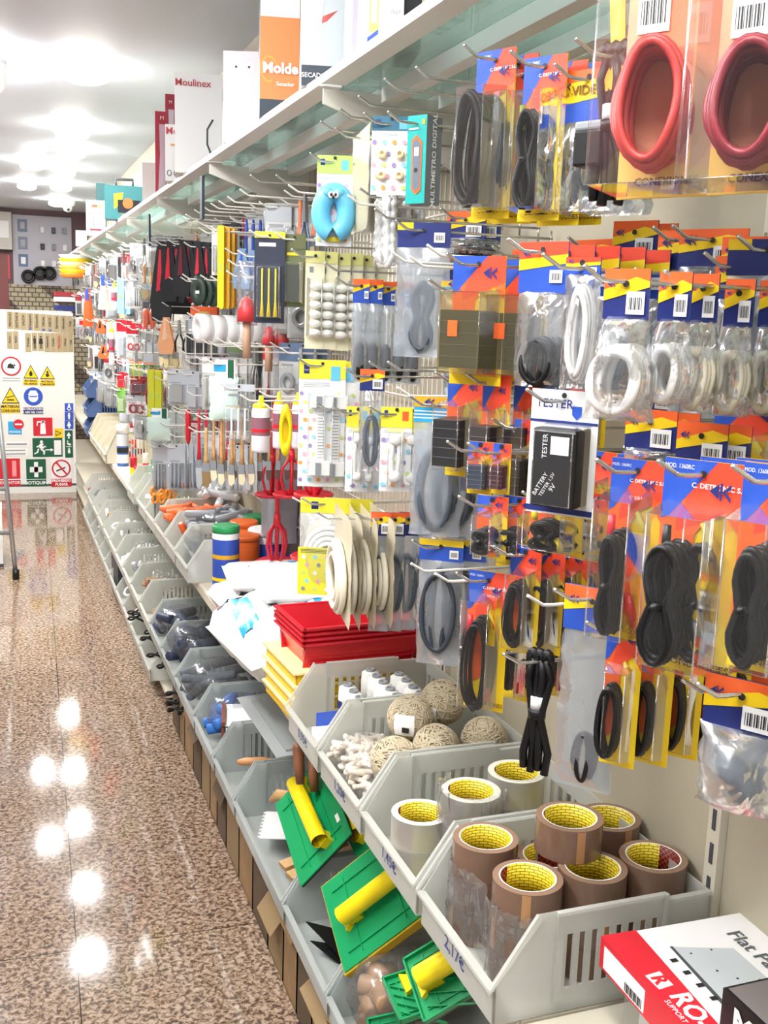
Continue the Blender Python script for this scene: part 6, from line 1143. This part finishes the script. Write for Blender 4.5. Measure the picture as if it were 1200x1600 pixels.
sign(7,690,45,698,'r',PAPER,'narrow white caption plate above the lower ones',lines(1)); sign(2,701,43,712,'r',PAPER,'wider white caption plate left of the exit sign',lines(2))
def hose(m,w,h,g): g(rect(.62,.08,.82,.65),K('sign_pink','e89a98'),2); g(rect(0,.74,1,.78),PAPER,2); m.text('EXTINTOR',h*.14,PAPER,TF(0,-.002,-h*.88),bold=.02)
sign(-2,716.5,31,759.5,'r',RED,'red sign cut by the left edge of the photo, behind the ladder',hose)
def bot(m,w,h,g): g(rect(.4,.1,.6,.66),PAPER,2); g(rect(.18,.28,.82,.48),PAPER,2); g(rect(0,.73,1,.75),PAPER,2); m.text('BOTIQUIN',h*.16,PAPER,TF(0,-.002,-h*.87),bold=.03)
sign(40.5,717.5,71.5,760,'r',GREENS,'green first aid sign with a white cross reading BOTIQUIN',bot)
def smk(m,w,h,g):
    ringx(m,w,h,g,.36,.47); g([(.2,.14),(.27,.1),(.82,.56),(.76,.6)],RED,4); g([(.25,.42),(.7,.3),(.7,.35),(.25,.47)],INK,3); g(rect(0,.72,1,1),RED,2); m.text('PROHIBIDO',h*.12,PAPER,TF(0,-.003,-h*.79),bold=.04); m.text('FUMAR',h*.13,PAPER,TF(0,-.003,-h*.92),bold=.04)
sign(79.5,716,111,760.5,'r',PAPER,'white no smoking sign reading PROHIBIDO FUMAR',smk)
# ---------------------------------------------------------------- far wall
WY=Y1-.01
def wq(L,T,Rr,B,th=.02,mt=PAPER,name='wall_panel',y=None):
    y=y or WY; a=ony(L,(T+B)/2,y).x; b=ony(Rr,(T+B)/2,y).x; z1=ony((L+Rr)/2,T,y).z; z0=ony((L+Rr)/2,B,y).z; return a,b,z0,z1
a,b,z0,z1=wq(20,338,112,446); t=empty('switch_display',((a+b)/2,WY,z0)); tag(t,'grey display panel of switches and sockets high on the far wall','display panel'); W_=(b-a)/2; H_=z1-z0
M().box(-W_,W_,-.03,0,0,H_,K('display_grey','b4b2bc',rough=.45)).build('panel',t)
def D(u,v,su,sv,mt,name,d=.03,d0=.03): 
    x=-W_+2*W_*u; z=H_*(1-v); M().box(x-su*W_,x+su*W_,-d0-d,-d0,z-sv*H_,z+sv*H_,mt).build(name,t,bevel=.006)
for k,mt in enumerate([K('photo_slate','66748c'),K('photo_slate2','7a879c'),K('photo_slate3','5b6f96')]): D(.17,.15+.25*k,.16,.09,mt,'photo_print',.004); D(.17,.15+.25*k,.08,.05,PAPER if k==2 else K('photo_mid','a9aab0'),'switch_picture',.004,.034)
for i in range(3):
    for j in range(3): D(.50+.19*i,.2+.24*j,.07,.045,[[PAPER,DGREY,GREY],[BLACK,GREY,PAPER],[PAPER,PAPER,GREY]][j][i],'wall_switch')
for (px,py) in [(44,432),(62,427),(77,427)]:
    P=ony(px,py,WY-.05); o=M().lathe([(.06,0),(.075,.05),(.05,.05),(.04,.01)],BLACK,20,Matrix.Rotation(R(90),4,'X')).build('camera_lamp',None,(P.x,WY-.04,P.z)); tag(o,'black round spot fitting on the lower edge of the switch display, '+{44:'left',62:'middle',77:'right'}[px],'lamp')
a,b,z0,z1=wq(-20,332,18,390); t=empty('wall_cabinet',((a+b)/2,WY,z0)); tag(t,'pale fuse box cabinet at the left of the switch display','cabinet'); M().box(-(b-a)/2,(b-a)/2,-.15,0,0,z1-z0,K('pale_cabinet','c6c0b8')).build('body',t); M().box(-.1,(b-a)/2-.03,-.17,-.15,.12,.3,PAPER).build('fuse_panel',t)
a,b,z0,z1=wq(-10,398,15.5,435); o=M().box(a,b,WY-.01,WY,z0,z1,RED).box(a,b-.02,WY-.012,WY-.01,z0+.05,z0+.12,K('sign_pink','e89a98')).build('fire_notice'); tag(o,'red notice on the plum wall at the left edge','sign')
def brickm():
    m=mat('stone_mosaic',C('b3a98e'),rough=.7); nt=m.node_tree; N=nt.nodes.new; L=nt.links.new; tc=N('ShaderNodeTexCoord'); sp=N('ShaderNodeSeparateXYZ'); cb=N('ShaderNodeCombineXYZ'); L(tc.outputs['Object'],sp.inputs[0]); L(sp.outputs[0],cb.inputs[0]); L(sp.outputs[2],cb.inputs[1])
    br=N('ShaderNodeTexBrick'); br.inputs['Scale'].default_value=1; br.inputs['Brick Width'].default_value=.075; br.inputs['Row Height'].default_value=.05; br.inputs['Mortar Size'].default_value=.006; br.inputs['Color1'].default_value=(*C('b8ae90'),1); br.inputs['Color2'].default_value=(*C('a39a80'),1); br.inputs['Mortar'].default_value=(*C('5a5048'),1); L(cb.outputs[0],br.inputs['Vector'])
    wv=N('ShaderNodeTexWave'); wv.bands_direction='DIAGONAL'; wv.inputs['Scale'].default_value=.9; L(cb.outputs[0],wv.inputs['Vector']); r=N('ShaderNodeValToRGB'); r.color_ramp.interpolation='CONSTANT'; r.color_ramp.elements[0].color=(1,1,1,1); r.color_ramp.elements[1].position=.78; r.color_ramp.elements[1].color=(.35,.3,.32,1); L(wv.outputs['Fac'],r.inputs[0])
    mx=N('ShaderNodeMix'); mx.data_type='RGBA'; mx.blend_type='MULTIPLY'; mx.inputs[0].default_value=1; L(br.outputs['Color'],mx.inputs[6]); L(r.outputs[0],mx.inputs[7]); L(mx.outputs[2],nt.nodes['Principled BSDF'].inputs['Base Color']); return m
a,b,z0,z1=wq(15,446,150,520); struct(M().box(a,.97,WY-.02,WY+.005,.0,z1,brickm()).build('trim_1'))
a,b,z0,z1=wq(-60,395,14,520); struct(M().box(a-1,b,WY-.015,WY+.005,0,z1,K('red_brown_door','7c3c3a',rough=.5)).build('door_1'))
P=onz(104,316,CEIL); t=empty('security_camera',(P.x,min(P.y,11.4),CEIL)); tag(t,'small white dome security camera on the ceiling','camera'); M().lathe([(.075,0),(.07,-.04),(.05,-.06)],PAPER,18).build('base',t); M().ellip((0,0,-.07),.045,.045,.045,WHITE,14).ellip((0,-.035,-.085),.018,.018,.018,BLACK,10).build('lens',t)
# dark shelf of boxes beyond the board
for k,(z,c1,l) in enumerate([(1.62,NAVY,'dark navy'),(1.70,PAPER,'white'),(1.74,DRED,'red topped')]):
    o=M().box(.5,.9,10.1,10.5,z,z+.045,c1).build('flat_carton'); tag(o,l+' flat carton on the pile beyond the sign board','carton')
# ---------------------------------------------------------------- ladder and white unit at the left edge
P=onz(25,905,0); Q=Vector((P.x-.12,P.y+.1,0)); 
t=empty('step_ladder',(P.x,P.y,0)); tag(t,'aluminium step ladder leaning at the left edge of the photo','ladder')
ALU=K('aluminium','b4b8bc',rough=.3,metal=.7); top=onx(1,660,P.x-.09) if False else Vector((-.085,.10,1.08))
for k in (0,1):
    b0=Vector((-.42*k,.05*k,.02)); tp=Vector((-.10-.24*k,.16,1.5)); M().tube([b0,tp],.016,ALU,6,T=None).build('rail',t); M().tube([b0-Vector((0,0,.02)),b0+Vector((0,0,.04))],.021,BLACK,8).build('rubber_foot',t)
for k in range(5):
    f=.18+.18*k; a=Vector((0,0,.02)).lerp(Vector((-.10,.16,1.5)),f); b=Vector((-.42,.05,.02)).lerp(Vector((-.34,.16,1.5)),f); M().tube([a,b],.014,ALU,6).build('rung',t)
P=onz(6,900,0); o=M().box(P.x-.6,P.x-.0,P.y+.25,P.y+.6,.0,.36,PAPER).box(P.x-.602,P.x+.002,P.y+.248,P.y+.602,0,.02,DGREY).build('low_cabinet'); tag(o,'low white cabinet side at the left edge behind the ladder foot','cabinet')
o=M().box(.60,.66,5.95,6.3,.0,.24,K('dark_panel','33363c',rough=.5)).build('dark_carton'); o.location=(-.005,0,0); tag(o,'dark flat carton standing under the lower bins','carton')
